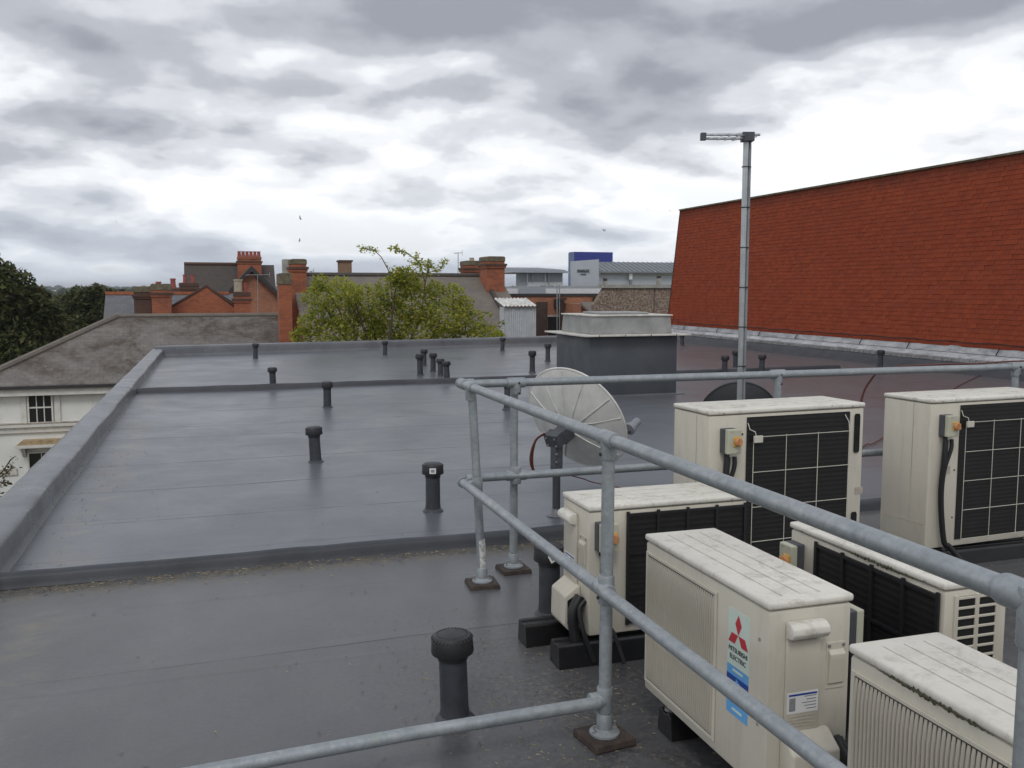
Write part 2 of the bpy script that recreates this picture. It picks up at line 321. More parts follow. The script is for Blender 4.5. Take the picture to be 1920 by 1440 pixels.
def mat_render_wall():
    b = MatB('stucco')
    c = b.ramp(b.noise(1.2, 6, 0.6), ((0.3, (0.66, 0.67, 0.65)), (0.7, (0.75, 0.75, 0.72))))
    c = b.mix(b.ramp(b.noise(2.2, 8, 0.75, 0.4, (1, 1, 0.4)), ((0.58, 0), (0.74, 0.4))), c, (0.36, 0.33, 0.28))
    b.color(c); b.rough(0.8); b.bump(b.noise(30, 4), 0.15, 0.01)
mat_render_wall()
simple('white_paint', (0.62, 0.61, 0.57), 0.6, var=0.12, scale=5); simple('stained_stone', (0.36, 0.27, 0.15), 0.8, var=0.4, scale=6, bump=0.3)
simple('peeling_and_shade', (0.42, 0.37, 0.31), 0.8, var=0.45, scale=9, bump=0.4)  # worn sill paint, seams and slots; also colours the handle shadow strip
simple('window_glass', (0.020, 0.018, 0.020), 0.08, var=0.3, scale=2)
simple('gutter_dark', (0.030, 0.027, 0.028), 0.6); simple('pot_red', (0.28, 0.075, 0.055), 0.8, var=0.25); simple('pot_buff', (0.36, 0.31, 0.23), 0.8, var=0.2)
simple('weathered_stone', (0.135, 0.115, 0.075), 0.9, var=0.45, scale=7, bump=0.5); simple('cement', (0.33, 0.32, 0.29), 0.85, var=0.25, scale=5)
simple('corrugated', (0.52, 0.55, 0.58), 0.5, var=0.12, scale=3); simple('corrugated_roof', (0.56, 0.56, 0.53), 0.6, var=0.3, scale=4)
simple('door_brown', (0.050, 0.032, 0.025), 0.7, var=0.3); simple('panel_grey', (0.285, 0.31, 0.34), 0.6, var=0.06, scale=1); simple('panel_light', (0.40, 0.43, 0.47), 0.55, var=0.06, scale=0.5)
simple('panel_white', (0.60, 0.61, 0.62), 0.6, var=0.08); simple('panel_blue', (0.022, 0.036, 0.23), 0.5, var=0.06, scale=0.4); simple('panel_blue_pale', (0.10, 0.15, 0.31), 0.5, var=0.06, scale=0.4)
simple('standing_seam', (0.17, 0.185, 0.205), 0.5, var=0.12, scale=2); simple('sign_letter', (0.035, 0.06, 0.062), 0.6)
simple('buff_panel', (0.38, 0.37, 0.35), 0.6); simple('ply_panel', (0.22, 0.20, 0.18), 0.7, var=0.25)
def mat_pebble():
    b = MatB('pebbledash')
    q = b.n('ShaderNodeTexVoronoi'); q.inputs['Scale'].default_value = 20.0; b.l(b.co, q.inputs['Vector'])
    sp = b.n('ShaderNodeSeparateColor'); b.l(q.outputs['Color'], sp.inputs[0])
    c = b.ramp(sp.outputs[0], ((0.0, (0.11, 0.078, 0.06)), (0.35, (0.19, 0.14, 0.11)), (0.7, (0.26, 0.20, 0.155)), (1.0, (0.36, 0.30, 0.25))))
    b.color(c); b.rough(0.9); b.bump(q.outputs['Distance'], -0.6, 0.03)
mat_pebble()
def mat_leaf(name, stops, trans=0.35):
    b = MatB(name); c = b.ramp(b.islandrand(), stops); b.color(c); b.rough(0.6); b.spec(0.3)
    tr = b.n('ShaderNodeBsdfTranslucent'); b.l(c, tr.inputs[0])
    mx_ = b.n('ShaderNodeMixShader'); mx_.inputs[0].default_value = trans
    out = b.t.nodes['Material Output']; b.l(b.b.outputs[0], mx_.inputs[1]); b.l(tr.outputs[0], mx_.inputs[2]); b.l(mx_.outputs[0], out.inputs['Surface'])
mat_leaf('leaf_light', ((0.0, (0.19, 0.24, 0.030)), (0.45, (0.32, 0.37, 0.046)), (0.8, (0.43, 0.43, 0.065)), (1.0, (0.48, 0.38, 0.09))), 0.5)
mat_leaf('leaf_dark', ((0.0, (0.048, 0.062, 0.018)), (0.5, (0.066, 0.080, 0.021)), (0.85, (0.090, 0.092, 0.026)), (1.0, (0.115, 0.085, 0.030))), 0.2)
mat_leaf('leaf_far', ((0.0, (0.020, 0.032, 0.016)), (1.0, (0.045, 0.058, 0.026))), 0.1)
simple('bark', (0.075, 0.055, 0.04), 0.9, var=0.4, scale=20, bump=0.5); simple('twig', (0.13, 0.085, 0.05), 0.8)
def mat_ground():
    b = MatB('ground_mix')
    c = b.ramp(b.noise(0.004, 5, 0.6), ((0.35, (0.05, 0.075, 0.03)), (0.5, (0.22, 0.19, 0.10)), (0.62, (0.06, 0.085, 0.035))))
    b.color(c); b.rough(0.95)
mat_ground()
simple('tarmac', (0.05, 0.05, 0.052), 0.85, var=0.2, scale=3); simple('field_straw', (0.34, 0.28, 0.17), 0.95, var=0.2, scale=0.01)
simple('straw', (0.27, 0.215, 0.13), 0.8, var=0.3, scale=30); simple('bird_dark', (0.018, 0.018, 0.020), 0.7)

# ------------------------------------------------------------------ mesh helpers
class MB:
    def __init__(s): s.v = []; s.f = []
    def add(s, vs, fs):
        o = len(s.v); s.v += [Vector(x) for x in vs]; s.f += [tuple(i + o for i in f) for f in fs]; return s
    def box(s, x0, x1, y0, y1, z0, z1):
        return s.add([(x0, y0, z0), (x1, y0, z0), (x1, y1, z0), (x0, y1, z0), (x0, y0, z1), (x1, y0, z1), (x1, y1, z1), (x0, y1, z1)],
                     [(0, 3, 2, 1), (4, 5, 6, 7), (0, 1, 5, 4), (1, 2, 6, 5), (2, 3, 7, 6), (3, 0, 4, 7)])
    def prism(s, poly, ax, a, b):
        # poly: list of 2d points; ax: extrude axis; (other axes in order)
        def P(p, t): return {'x': (t, p[0], p[1]), 'y': (p[0], t, p[1]), 'z': (p[0], p[1], t)}[ax]
        n = len(poly)
        return s.add([P(p, a) for p in poly] + [P(p, b) for p in poly],
                     [tuple(range(n)), tuple(range(2 * n - 1, n - 1, -1))] + [(i, i + n, (i + 1) % n + n, (i + 1) % n) for i in range(n)])
    def tube(s, path, r, n=12, caps=True):
        path = [Vector(p) for p in path]; rs = r if isinstance(r, (list, tuple)) else [r] * len(path)
        ref = None; rings = []
        for i, p in enumerate(path):
            d = ((path[min(i + 1, len(path) - 1)] - path[max(i - 1, 0)])).normalized()
            if ref is None:
                ref = Vector((0, 0, 1)) if abs(d.z) < 0.9 else Vector((1, 0, 0))
            a = (ref - d * ref.dot(d)); a.normalize(); b = d.cross(a); ref = a
            rings.append([p + (a * math.cos(2 * math.pi * k / n) + b * math.sin(2 * math.pi * k / n)) * rs[i] for k in range(n)])
        vs = [q for g in rings for q in g]; fs = []
        for i in range(len(rings) - 1):
            for k in range(n):
                fs.append((i * n + k, i * n + (k + 1) % n, (i + 1) * n + (k + 1) % n, (i + 1) * n + k))
        if caps:
            fs.append(tuple(range(n - 1, -1, -1))); fs.append(tuple((len(rings) - 1) * n + k for k in range(n)))
        return s.add(vs, fs)
    def lathe(s, prof, c=(0, 0, 0), n=20, M=None):
        # prof: (radius, z) pairs about local z; M orients
        vs = []; c = Vector(c)
        for r, z in prof:
            for k in range(n):
                q = Vector((r * math.cos(2 * math.pi * k / n), r * math.sin(2 * math.pi * k / n), z))
                vs.append(c + (M @ q if M else q))
        fs = [(i * n + k, i * n + (k + 1) % n, (i + 1) * n + (k + 1) % n, (i + 1) * n + k) for i in range(len(prof) - 1) for k in range(n)]
        fs.append(tuple(range(n - 1, -1, -1))); fs.append(tuple((len(prof) - 1) * n + k for k in range(n)))
        return s.add(vs, fs)
    def mesh(s, name, mat, bevel=0.0, segs=2, smooth=None):
        me = bpy.data.meshes.new(name); bm = bmesh.new()
        vs = [bm.verts.new(p) for p in s.v]
        for f in s.f:
            try: bm.faces.new([vs[i] for i in f])
            except ValueError: pass
        bmesh.ops.recalc_face_normals(bm, faces=bm.faces)
        if bevel: bmesh.ops.bevel(bm, geom=list(bm.edges), offset=bevel, segments=segs, affect='EDGES', profile=0.5, clamp_overlap=True)
        bm.to_mesh(me); bm.free(); me.materials.append(MATS[mat])
        if smooth:
            me.shade_smooth(); me.set_sharp_from_angle(angle=R(smooth))
        return me
def spline(pts, n=7):
    P = [Vector(p) for p in pts]; P = [P[0] * 2 - P[1]] + P + [P[-1] * 2 - P[-2]]; out = []
    for i in range(1, len(P) - 2):
        a, b, c, d = P[i - 1:i + 3]
        for k in range(n):
            t = k / n; out.append(.5 * ((2 * b) + (c - a) * t + (2 * a - 5 * b + 4 * c - d) * t * t + (3 * b - a - 3 * c + d) * t ** 3))
    out.append(P[-2]); return out
def rawmesh(name, v, f, mat, smooth=False):
    me = bpy.data.meshes.new(name); me.from_pydata([tuple(x) for x in v], [], f); me.update(); me.materials.append(MATS[mat])
    if smooth: me.shade_smooth()
    return me
def link(name, me, parent=None, loc=None):
    o = bpy.data.objects.new(name, me); COL.objects.link(o)
    if parent: o.parent = parent
    if loc is not None: o.location = loc
    return o
def worldloc(p):
    l = Vector((0, 0, 0))
    while p: l += p.location; p = p.parent
    return l
def build(mb, name, mat, parent=None, world=False, bevel=0.0, segs=2, smooth=None):
    if world and parent:
        o = worldloc(parent); mb.v = [q - o for q in mb.v]
    return link(name, mb.mesh(name, mat, bevel, segs, smooth), parent)
def thing(name, label, cat, loc=(0, 0, 0), rz=0.0, group=None):
    o = bpy.data.objects.new(name, None); COL.objects.link(o); o.location = loc; o.rotation_euler = (0, 0, rz); o.empty_display_size = 0.2
    return tag(o, label, cat, group)
def tag(o, label=None, cat=None, group=None, kind=None):
    if label: o['label'] = label
    if cat: o['category'] = cat
    if group: o['group'] = group
    if kind: o['kind'] = kind
    return o
def BX(x0, x1, y0, y1, z0, z1): return MB().box(x0, x1, y0, y1, z0, z1)

# ================================================================== SETTING
GZ = -10.5
g = MB(); g.add([(-6000, -3000, GZ), (6000, -3000, GZ), (6000, 9000, GZ), (-6000, 9000, GZ)], [(0, 1, 2, 3)])
tag(build(g, 'ground', 'ground_mix'), kind='structure')
g = MB(); g.add([(-60, 27.5, GZ + .02), (60, 27.5, GZ + .02), (60, 35.2, GZ + .02), (-60, 35.2, GZ + .02)], [(0, 1, 2, 3)])
tag(build(g, 'road', 'tarmac'), kind='structure')
# rising far land with fields
hv = []; hf = []; NX, NY = 90, 10
for j in range(NY):
    for i in range(NX):
        x = -5500 + i * 11000 / (NX - 1); y = 1400 + j * 420
        h = GZ - 1 + 21 * (j / 3.6 if j < 4 else 1.1) * (0.75 + 0.25 * math.sin(x * 0.0021 + j) * math.cos(x * 0.0009)) + (6 * math.sin(x * 0.004 + 2 * j))
        if j == 0: h = GZ - 2
        hv.append((x, y, h))
for j in range(NY - 1):
    for i in range(NX - 1):
        a = j * NX + i; hf.append((a, a + 1, a + 1 + NX, a + NX))
tag(link('hills', rawmesh('hills', hv, hf, 'ground_mix', True)), kind='structure')

# ---- the roof we stand on
XL, XR, YN, FARL, FARR = -1.27, 14.45, -4.0, 25.4, 28.0
def far_y(x): return FARL + (FARR - FARL) * (x - XL) / (XR - XL)
nx, ny = 60, 100; v = []; f = []
for j in range(ny + 1):
    for i in range(nx + 1):
        x = XL + (XR - XL) * i / nx; y = YN + (far_y(x) - YN) * j / ny
        v.append((x, y, 0.006 * math.sin(x * 1.7 + y * 0.6) * math.sin(y * 0.9) - 0.006))
for j in range(ny):
    for i in range(nx):
        a = j * (nx + 1) + i; f.append((a, a + 1, a + nx + 2, a + nx + 1))
roof = link('flat_roof', rawmesh('flat_roof', v, f, 'membrane', True)); tag(roof, kind='structure')
# building below the roof
w = MB(); w.prism([(XL - .29, YN), (XR + .2, YN), (XR + .2, FARR + .28), (XL - .29, FARL + .24)], 'z', GZ, -0.05)
build(w, 'building_wall', 'brick_buff', roof)
def ribbon(prof_at, ts):
    """sweep of a cross-section: prof_at(t) -> list of points"""
    v = []; f = []; n = None
    for t in ts:
        p = prof_at(t); n = len(p); v += p
    for i in range(len(ts) - 1):
        for k in range(n - 1): f.append((i * n + k, i * n + k + 1, (i + 1) * n + k + 1, (i + 1) * n + k))
    return v, f
def par_prof(jit):
    # inner foot, fillet, top rounded, outer face
    return [(0.03, -0.01), (0.008, 0.02), (0.0, 0.05), (0.0, 0.14 + jit * .3), (-0.010, 0.168 + jit * .3), (-0.03, 0.180), (-0.10, 0.185 + jit), (-0.17, 0.188 - jit), (-0.24, 0.182), (-0.28, 0.165), (-0.305, 0.13), (-0.31, 0.0), (-0.31, -0.9)]
ys = [YN + i * 0.25 for i in range(int((FARL - YN) / 0.25) + 2)]
jr = {}
def jit(k):
    if k not in jr: jr[k] = rnd.uniform(-0.008, 0.008)
    return jr[k]
v, f = ribbon(lambda y: [(XL + a + 0.005 * math.sin(y * 2.1) * (a > -0.02) + 0.6 * jit(round(y, 2)), min(y, FARL + .28), max(b, -0.9)) for a, b in par_prof(jit(round(y, 2)))], ys)
build(MB().add(v, f), 'parapet', 'coating', roof, smooth=50)
xs = [XL - 0.2 + i * 0.3 for i in range(int((XR - XL) / 0.3) + 3)]
v, f = ribbon(lambda x: [(x, far_y(x) - a + 0.5 * jit(round(x + 90, 2)), b * 1.35 if b > 0 else b) for a, b in par_prof(jit(round(x + 90, 2)) * .6)], xs)
build(MB().add(v, f), 'parapet', 'coating', roof, smooth=50)
def roll(y0, y1, x0, x1, h):
    def pr(x):
        y = y0 + (y1 - y0) * (x - x0) / (x1 - x0); j = jit(round(x * 3 + y0, 1)) * 0.5
        return [(x, y - 0.075, -0.008), (x, y - 0.058, h * .28), (x, y - 0.055, h * .62 + j), (x, y - 0.038, h * .9 + j), (x, y, h + j), (x, y + .04, h * .85 + j), (x, y + .06, h * .3), (x, y + .10, -0.008)]
    xs = [x0 + (x1 - x0) * i / 60 for i in range(61)]
    v, f = ribbon(pr, xs); build(MB().add(v, f), 'roof_roll', 'kerb_shade_dark', roof, smooth=60)  # rolls are the same membrane; their shading is put into the colour
roll(5.87, 5.97, XL + .01, 9.0, 0.075)
roll(16.35, 16.85, XL + .01, 12.8, 0.085)
def lap(y0, x0, x1, seed):
    q = random.Random(seed); n = 40; v = []; f = []; ph = q.uniform(0, 6)
    for i in range(n + 1):
        x = x0 + (x1 - x0) * i / n; y = y0 + .03 * (x - x0) / 3 + .006 * math.sin(x * 2.3 + ph) + q.uniform(-.003, .003)
        zb = 0.006 * math.sin(x * 1.7 + y * 0.6) * math.sin(y * 0.9) - 0.006
        v += [(x, y - .003, zb - .003), (x, y, zb + .0012 + q.uniform(-.0008, .0010)), (x, y + .06, zb + .001), (x, y + .16, zb - .002)]
    for i in range(n):
        for k in range(3): f.append((i * 4 + k, i * 4 + k + 1, i * 4 + 5 + k, i * 4 + 4 + k))
    build(MB().add(v, f), 'membrane_lap', 'membrane', roof, smooth=40)
for k, y in enumerate((4.35, 7.25, 8.4, 9.65, 11.3, 12.2, 13.7, 18.2, 20.5, 22.7)): lap(y, XL + .03, 9.0, k)
# litter of dry straw and grit on the roof
v = []; f = []
def chip(x, y, s, a):
    o = len(v); c, sn = math.cos(a) * s, math.sin(a) * s; k = 0.16
    z = 0.006 * math.sin(x * 1.7 + y * 0.6) * math.sin(y * 0.9) - 0.006 + 0.003
    for p in ((-c + sn * k, -sn - c * k, z), (c + sn * k, sn - c * k, z + s * .12), (c - sn * k, sn + c * k, z + s * .2), (-c - sn * k, -sn + c * k, z + .003)): v.append((x + p[0], y + p[1], p[2]))
    f.append((o, o + 1, o + 2, o + 3))
for i in range(700):
    x = rnd.uniform(XL + .1, 2.4); chip(x, 5.80 + .1 * (x - XL) / 10 - abs(rnd.gauss(0, 0.09)) - .01, rnd.uniform(.004, .014), rnd.uniform(0, 6.28))
for i in range(420): chip(rnd.uniform(XL + .1, 5), rnd.uniform(2.4, 13), rnd.uniform(.004, .013), rnd.uniform(0, 6.28))
for i in range(240): chip(XL + .12 + abs(rnd.gauss(0, .16)), rnd.uniform(5.9, 16), rnd.uniform(.004, .012), rnd.uniform(0, 6.28))
for i in range(1100): chip(rnd.gauss(1.25, .35), rnd.gauss(3.55, .5), rnd.uniform(.002, .008), rnd.uniform(0, 6.28))
tag(link('leaf_litter', rawmesh('leaf_litter', v, f, 'straw')), 'dry straw coloured litter scattered over the grey roof', 'litter', kind='stuff')

# ================================================================== TILE HUNG WALL
tw = thing('tiled_wall', 'long battered wall hung with red clay tiles above a pale lead ledge', 'wall', (15.0, 29.1, 0))
BASE, TOPP = Vector((15.0, 0, 0.50)), Vector((15.43, 0, 4.42))
Y0, Y1 = 29.1, 3.0
up = (TOPP - BASE); LEN = up.length; up.normalize(); nrm = Vector((-up.z, 0, up.x))
bk = MB(); bk.prism([(15.02, -1), (15.02, .5), (15.43 + .02, 4.40), (24, 4.40), (24, -1)], 'y', Y1, Y0 - .02); build(bk, 'wall_core', 'brick_dark', tw, True)
TWD, TG = 0.167, 0.1005
def tileverts(gap=0.002):
    hw = TWD / 2 - gap; t0, t1 = 0.0, TG + .012; ob, ot, th = 0.0145, 0.0065, 0.009
    return [(-hw, t0, ob - th), (hw, t0, ob - th), (hw, t1, ot - th), (-hw, t1, ot - th), (-hw, t0, ob), (hw, t0, ob), (hw, t1, ot), (-hw, t1, ot)]
TF = [(0, 3, 2, 1), (4, 5, 6, 7), (0, 1, 5, 4), (1, 2, 6, 5), (2, 3, 7, 6), (3, 0, 4, 7)]
def tpos(s_, t_, n_): return BASE + Vector((0, Y0 - s_, 0)) + up * t_ + nrm * n_
single = MB()
Mt = Matrix(((0, up.x, nrm.x), (-1, 0, 0), (0, up.z, nrm.z)))
single.add([Mt @ Vector(p) for p in tileverts()], TF); tile_me = single.mesh('tile', 'clay_tile')
v = []; f = []; cnt = 0; rows = int(LEN / TG); cols = int((Y0 - Y1) / TWD)
for r_ in range(rows):
    for c_ in range(-(r_ % 2), cols):
        s_ = (c_ + 0.5 + (0.5 if r_ % 2 else 0)) * TWD; t_ = r_ * TG
        yy = Y0 - s_
        dn_ = rnd.gauss(0, 0.0016); ds = rnd.gauss(0, 0.0012); dt = rnd.gauss(0, 0.0016)
        if 14.35 < yy < 15.62 and cnt < 300:
            q = tpos(s_ + ds, t_ + dt, dn_); link('tile', tile_me, tw, q - Vector(tw.location)); cnt += 1; continue
        o = len(v)
        for p in tileverts():
            v.append(tpos(max(0.0, min(s_ + ds + p[0], Y0 - Y1)), t_ + dt + p[1], p[2] + dn_) - Vector(tw.location))
        for q in TF: f.append(tuple(i + o for i in q))
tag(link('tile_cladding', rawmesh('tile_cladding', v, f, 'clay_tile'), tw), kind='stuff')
# metal drip on the top edge, end board
d = MB().box(15.36, 15.62, Y1, Y0 + .03, 4.405, 4.45); build(d, 'coping_strip', 'weathered_stone', tw, True)
e = MB().prism([(14.97, .45), (15.03, .45), (15.46, 4.42), (15.40, 4.42)], 'y', Y0, Y0 + .03); build(e, 'end_board', 'gutter_dark', tw, True)
# lead flashing, sloping ledge, drip, upstand (each bay lapped)
ysl = [Y0 + .1 - i * 0.4 for i in range(int((Y0 - Y1) / 0.4))]
def led(y):
    j = random.Random(int(y * 100)).uniform(-.006, .006)
    return [(15.0 + j, y, .53), (14.975 + j, y, .47 + j), (14.93, y, .39 + j), (14.90 + j, y, .375), (14.80, y, .345 + j), (14.77 + j, y, .30 + j), (14.70, y, .285), (14.66 + j, y, .255 + j), (14.65, y, .205 + j)]
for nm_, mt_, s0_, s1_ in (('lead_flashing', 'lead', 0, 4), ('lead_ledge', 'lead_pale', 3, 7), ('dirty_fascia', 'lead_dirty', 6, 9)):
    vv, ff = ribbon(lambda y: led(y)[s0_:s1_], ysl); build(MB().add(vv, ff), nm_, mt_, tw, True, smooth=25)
build(MB().box(14.885, 14.905, Y1, Y0 + .1, .366, .380), 'flashing_drip', 'gutter_dark', tw, True)
build(MB().box(14.755, 14.775, Y1, Y0 + .1, .268, .284), 'ledge_drip', 'gutter_dark', tw, True)
def ups(y):
    j = rnd.uniform(-.01, .01)
    return [(14.67, y, .22 + j), (14.64, y, .17), (14.50, y, .08 + j), (14.36 + j, y, -.01)]
vv, ff = ribbon(ups, ysl); build(MB().add(vv, ff), 'membrane_upstand', 'kerb_shade_dark', tw, True, smooth=60)
for i in range(11):
    y = 27.5 - i * 2.1 + rnd.uniform(-.3, .3)
    build(MB().prism([(14.885, .385), (14.97, .53), (14.96, .535), (14.875, .40)], 'y', y, y + .018), 'lead_joint', 'gutter_dark', tw, True)
# cable clipped along the foot of the tiles
cb = MB(); pts = []
for i in range(60):
    y = 28.4 - i * 0.25; pts.append((14.955, y, .60 + 0.012 * math.sin(i * 1.3) + (0.0)))
cb.tube([(14.9, 28.6, .44), (14.92, 28.62, .62), (14.93, 28.5, .72), (14.95, 28.3, .66)] + pts[1:], 0.012, 6)
tag(build(cb, 'wall_cable', 'cable_black', smooth=60), 'thin black cable running along the foot of the red tiles', 'cable')

# ================================================================== ROOF VENT HOUSING
hx0, hx1, hy0, hy1 = 5.66, 7.22, 13.65, 15.15
vh = thing('vent_housing', 'dark grey box on the roof with a galvanised metal cowl on top', 'vent housing', (6.4, 14.4, 0))
build(MB().box(hx0, hx1, hy0, hy1, -.02, .955), 'housing_wall', 'housing_paint', vh, True, bevel=.025, smooth=40)
sk = MB(); sk.prism([(hx0 - .10, hy0 - .10), (hx1 + .10, hy0 - .10), (hx1 + .10, hy1 + .1), (hx0 - .10, hy1 + .1)], 'z', -.012, .012); build(sk, 'skirt', 'coating', vh, True, bevel=.008)
fl = MB()
fl.box(hx0 - .16, hx1 + .16, hy0 - .16, hy1 + .16, .958, .985); build(fl, 'flange', 'cap_flange', vh, True, bevel=.006)
fl = MB(); a, b_ = .07, .13
fl.add([(hx0 + a, hy0 + a, .987), (hx1 - a, hy0 + a, .987), (hx1 - a, hy1 - a, .987), (hx0 + a, hy1 - a, .987), (hx0 + a + .02, hy0 + a + .02, 1.27), (hx1 - a - .02, hy0 + a + .02, 1.27), (hx1 - a - .02, hy1 - a - .02, 1.27), (hx0 + a + .02, hy1 - a - .02, 1.27)],
       [(0, 3, 2, 1), (4, 5, 6, 7), (0, 1, 5, 4), (1, 2, 6, 5), (2, 3, 7, 6), (3, 0, 4, 7)]); build(fl, 'cowl', 'cap_metal', vh, True, bevel=.006)
build(MB().box(hx0 + .06, hx1 - .06, hy0 + .06, hy1 - .06, 1.272, 1.295), 'cowl_lid', 'cap_flange', vh, True, bevel=.006)
build(MB().box(hx0 + .35, hx1 - .35, hy0 + .35, hy1 - .35, 1.297, 1.33), 'cowl_hatch', 'cap_metal', vh, True, bevel=.01)
for i in range(4):
    x = hx0 + .1 + i * .45; build(MB().box(x, x + .012, hy0 - .166, hy0 - .161, .957, .986), 'flange_joint', 'gutter_dark', vh, True)
for i in range(6):
    x = hx0 + .14 + i * .25; build(MB().lathe([(.009, 0), (.009, .005), (.003, .008)], (x, hy0 + .02, .986), 8), 'bolt', 'bolt_steel', vh, True)

# ================================================================== VENT PIPES
def vent_meshes():
    p = MB(); p.lathe([(.085, -.01), (.075, .004), (.060, .018), (.0565, .05), (.055, .30)], n=24)
    pipe = p.mesh('pipe', 'vent_pipe', smooth=40)
    c = MB(); c.lathe([(.060, .262), (.060, .288), (.083, .290), (.085, .296), (.081, .352), (.074, .366), (.058, .371), (.0, .373)], n=28)
    for k in range(28):
        a = 2 * math.pi * k / 28; d = Vector((math.cos(a), math.sin(a), 0)); t = Vector((-math.sin(a), math.cos(a), 0)) * .003
        p0, p1 = d * .058 + Vector((0, 0, .368)), d * .082 + Vector((0, 0, .352))
        c.add([p0 - t, p0 + t, p1 + t, p1 - t, p0 - t + Vector((0, 0, .005)), p0 + t + Vector((0, 0, .005)), p1 + t + d * .003 + Vector((0, 0, .003)), p1 - t + d * .003 + Vector((0, 0, .003))], TF)
    return pipe, c.mesh('cap', 'vent_cap', smooth=40)
VP_, VC_ = vent_meshes()
def rivets():
    m = MB(); m.lathe([(.0575, .268), (.0590, .272), (.0590, .28), (.0575, .284)], n=20); return m.mesh('collar', 'vent_cap', smooth=40)
VK_ = rivets()
vent_list = [  # px, base py, height scale, label
    (853, 1345, .94, 'black capped vent pipe standing just behind the low tube rail'),
    (812, 957, 1.0, 'vent pipe with a square white sticker on its cap, in open roof'),
    (592, 866, .95, 'vent pipe alone on open roof midway to the second roof roll'),
    (614, 764, 1.02, 'vent pipe standing close against the roof roll in the open middle bay'),
    (512, 725, .92, 'vent pipe just beyond the second roll, closest to the side parapet'),
    (479, 672, 1.0, 'vent pipe against the end parapet, closest to the roof corner'),
    (722, 666, 1.0, 'vent pipe by the end parapet below the leafy tree'),
    (788, 704, 1.16, 'tallest vent pipe of the cluster beyond the second roof roll'),
    (795, 686, 1.0, 'rearmost vent pipe of the cluster beyond the second roll'),
    (812, 697, 1.05, 'middle vent pipe of the cluster beyond the second roll'),
    (826, 705, .92, 'short vent pipe between two others in the cluster'),
    (838, 712, .95, 'vent pipe of the cluster standing nearest the second roll'),
    (942, 658, 1.0, 'vent pipe against the end parapet beside the gable of the slate house'),
    (998, 698, 1.2, 'tall vent pipe behind the white satellite dish'),
    (1027, 678, 1.15, 'vent pipe close beside the dark vent housing'),
    (952, 767, 1.1, 'vent pipe half hidden behind the guard rail post'),
    (1030, 1150, 1.0, 'vent pipe with tilted white sticker behind the small air conditioner'),
    (1279, 648, .9, 'small vent pipe between the vent housing and end of the tiled wall'),
    (1358, 701, 1.0, 'vent pipe by the antenna mast, on the dark vent housing side'),
    (1379, 689, 1.0, 'vent pipe partly hidden by the antenna mast'),
    (1428, 699, 1.0, 'vent pipe between the antenna mast and the tiled wall'),
    (1650, 690, 1.05, 'dark vent pipe standing against the lead ledge of the tiled wall')]
for i, (px, py, hs, lab) in enumerate(vent_list):
    p = onz(px, py)
    t = thing('vent_pipe', lab, 'vent pipe', (p.x, p.y, 0), rnd.uniform(0, 6), 'soil vent pipes on the roof')
    t.scale = (1, 1, hs); t.rotation_euler = (R(rnd.uniform(-2, 2)), R(rnd.uniform(-2, 2)), rnd.uniform(0, 6))
    link('pipe', VP_, t); link('cap', VC_, t); link('collar', VK_, t)
    if i in (1, 16):
        t.rotation_euler = (0, 0, 0)
        a = math.atan2(-p.y, -p.x) + (.25 if i == 16 else 0)
        m = MB(); s_ = .021; M = Matrix.Rotation(a, 4, 'Z') @ Matrix.Translation((.0842, 0, .325)) @ Matrix.Rotation(R(-3), 4, 'Y') @ Matrix.Rotation(R(28 if i == 16 else 0), 4, 'X')
        def lab_(h, w, off, mat, nm):
            m = MB(); m.add([M @ Vector((off + dx, y, z)) for dx in (0, .0012) for y, z in ((-w, -h), (w, -h), (w, h), (-w, h))], TF); return build(m, nm, mat, t)
        lab_(s_, s_ * 1.15, 0, 'white_label', 'sticker'); lab_(s_ * .55, s_ * .7, .0015, 'grey_print', 'sticker_print')

# ================================================================== GUARD RAIL
gr = thing('guard_rail', 'galvanised tube guard rail with clamp fittings round the air conditioners', 'guard rail', (1.37, 3.11, 0))
TR = 0.0242
def gtube(name, path, r=TR, mat='galvanised', n=20): return build(MB().tube(path, r, n), name, mat, gr, True, smooth=40)
def clamp(p, d, l=.06, r=.031):
    p = Vector(p); d = Vector(d).normalized()
    m = MB(); m.tube([p - d * l, p - d * (l - .006), p + d * (l - .006), p + d * l], [r * .93, r, r, r * .93], 20); return m
def fitting(p, dirs, main=(0, 0, 1), l=.055):
    m = clamp(p, main, l)
    for d in dirs:
        d = Vector(d).normalized(); p0 = Vector(p); m.tube([p0, p0 + d * (l * 1.15), p0 + d * (l * 1.25)], [.031, .031, .029], 20)
    return build(m, 'tube_fitting', 'galvanised', gr, True, smooth=40)
def screws(p, d, off):
    p = Vector(p); d = Vector(d).normalized()
    for s_ in off:
        q = p + Vector(s_); m = MB(); m.tube([q, q + d * .006], .007, 8); m2 = build(m, 'grub_screw', 'gutter_dark', gr, True)
ZT, ZM = 1.152, .585
gtube('top_rail', [(1.37, 5.275, ZT), (1.37, 5.02, ZT)]); gtube('top_rail', [(1.37, 5.02, ZT + .0001), (1.37, 3.14, ZT)]); gtube('top_rail', [(1.37, 3.08, ZT), (1.37, 1.27, ZT)])
gtube('mid_rail', [(1.345, 5.13, ZM), (1.345, 3.15, ZM)]); gtube('mid_rail', [(1.345, 3.07, ZM), (1.345, 1.27, ZM)])
gtube('top_rail', [(1.40, 5.205, ZT), (3.48, 5.19, ZT)]); gtube('top_rail', [(3.48, 5.19, ZT), (5.45, 5.20, ZT)]); gtube('top_rail', [(5.45, 5.20, ZT), (7.7, 5.21, ZT)])
gtube('mid_rail', [(1.38, 5.19, ZM + .01), (3.48, 5.19, ZM + .01)]); gtube('mid_rail', [(3.48, 5.19, ZM + .01), (7.7, 5.2, ZM + .01)])
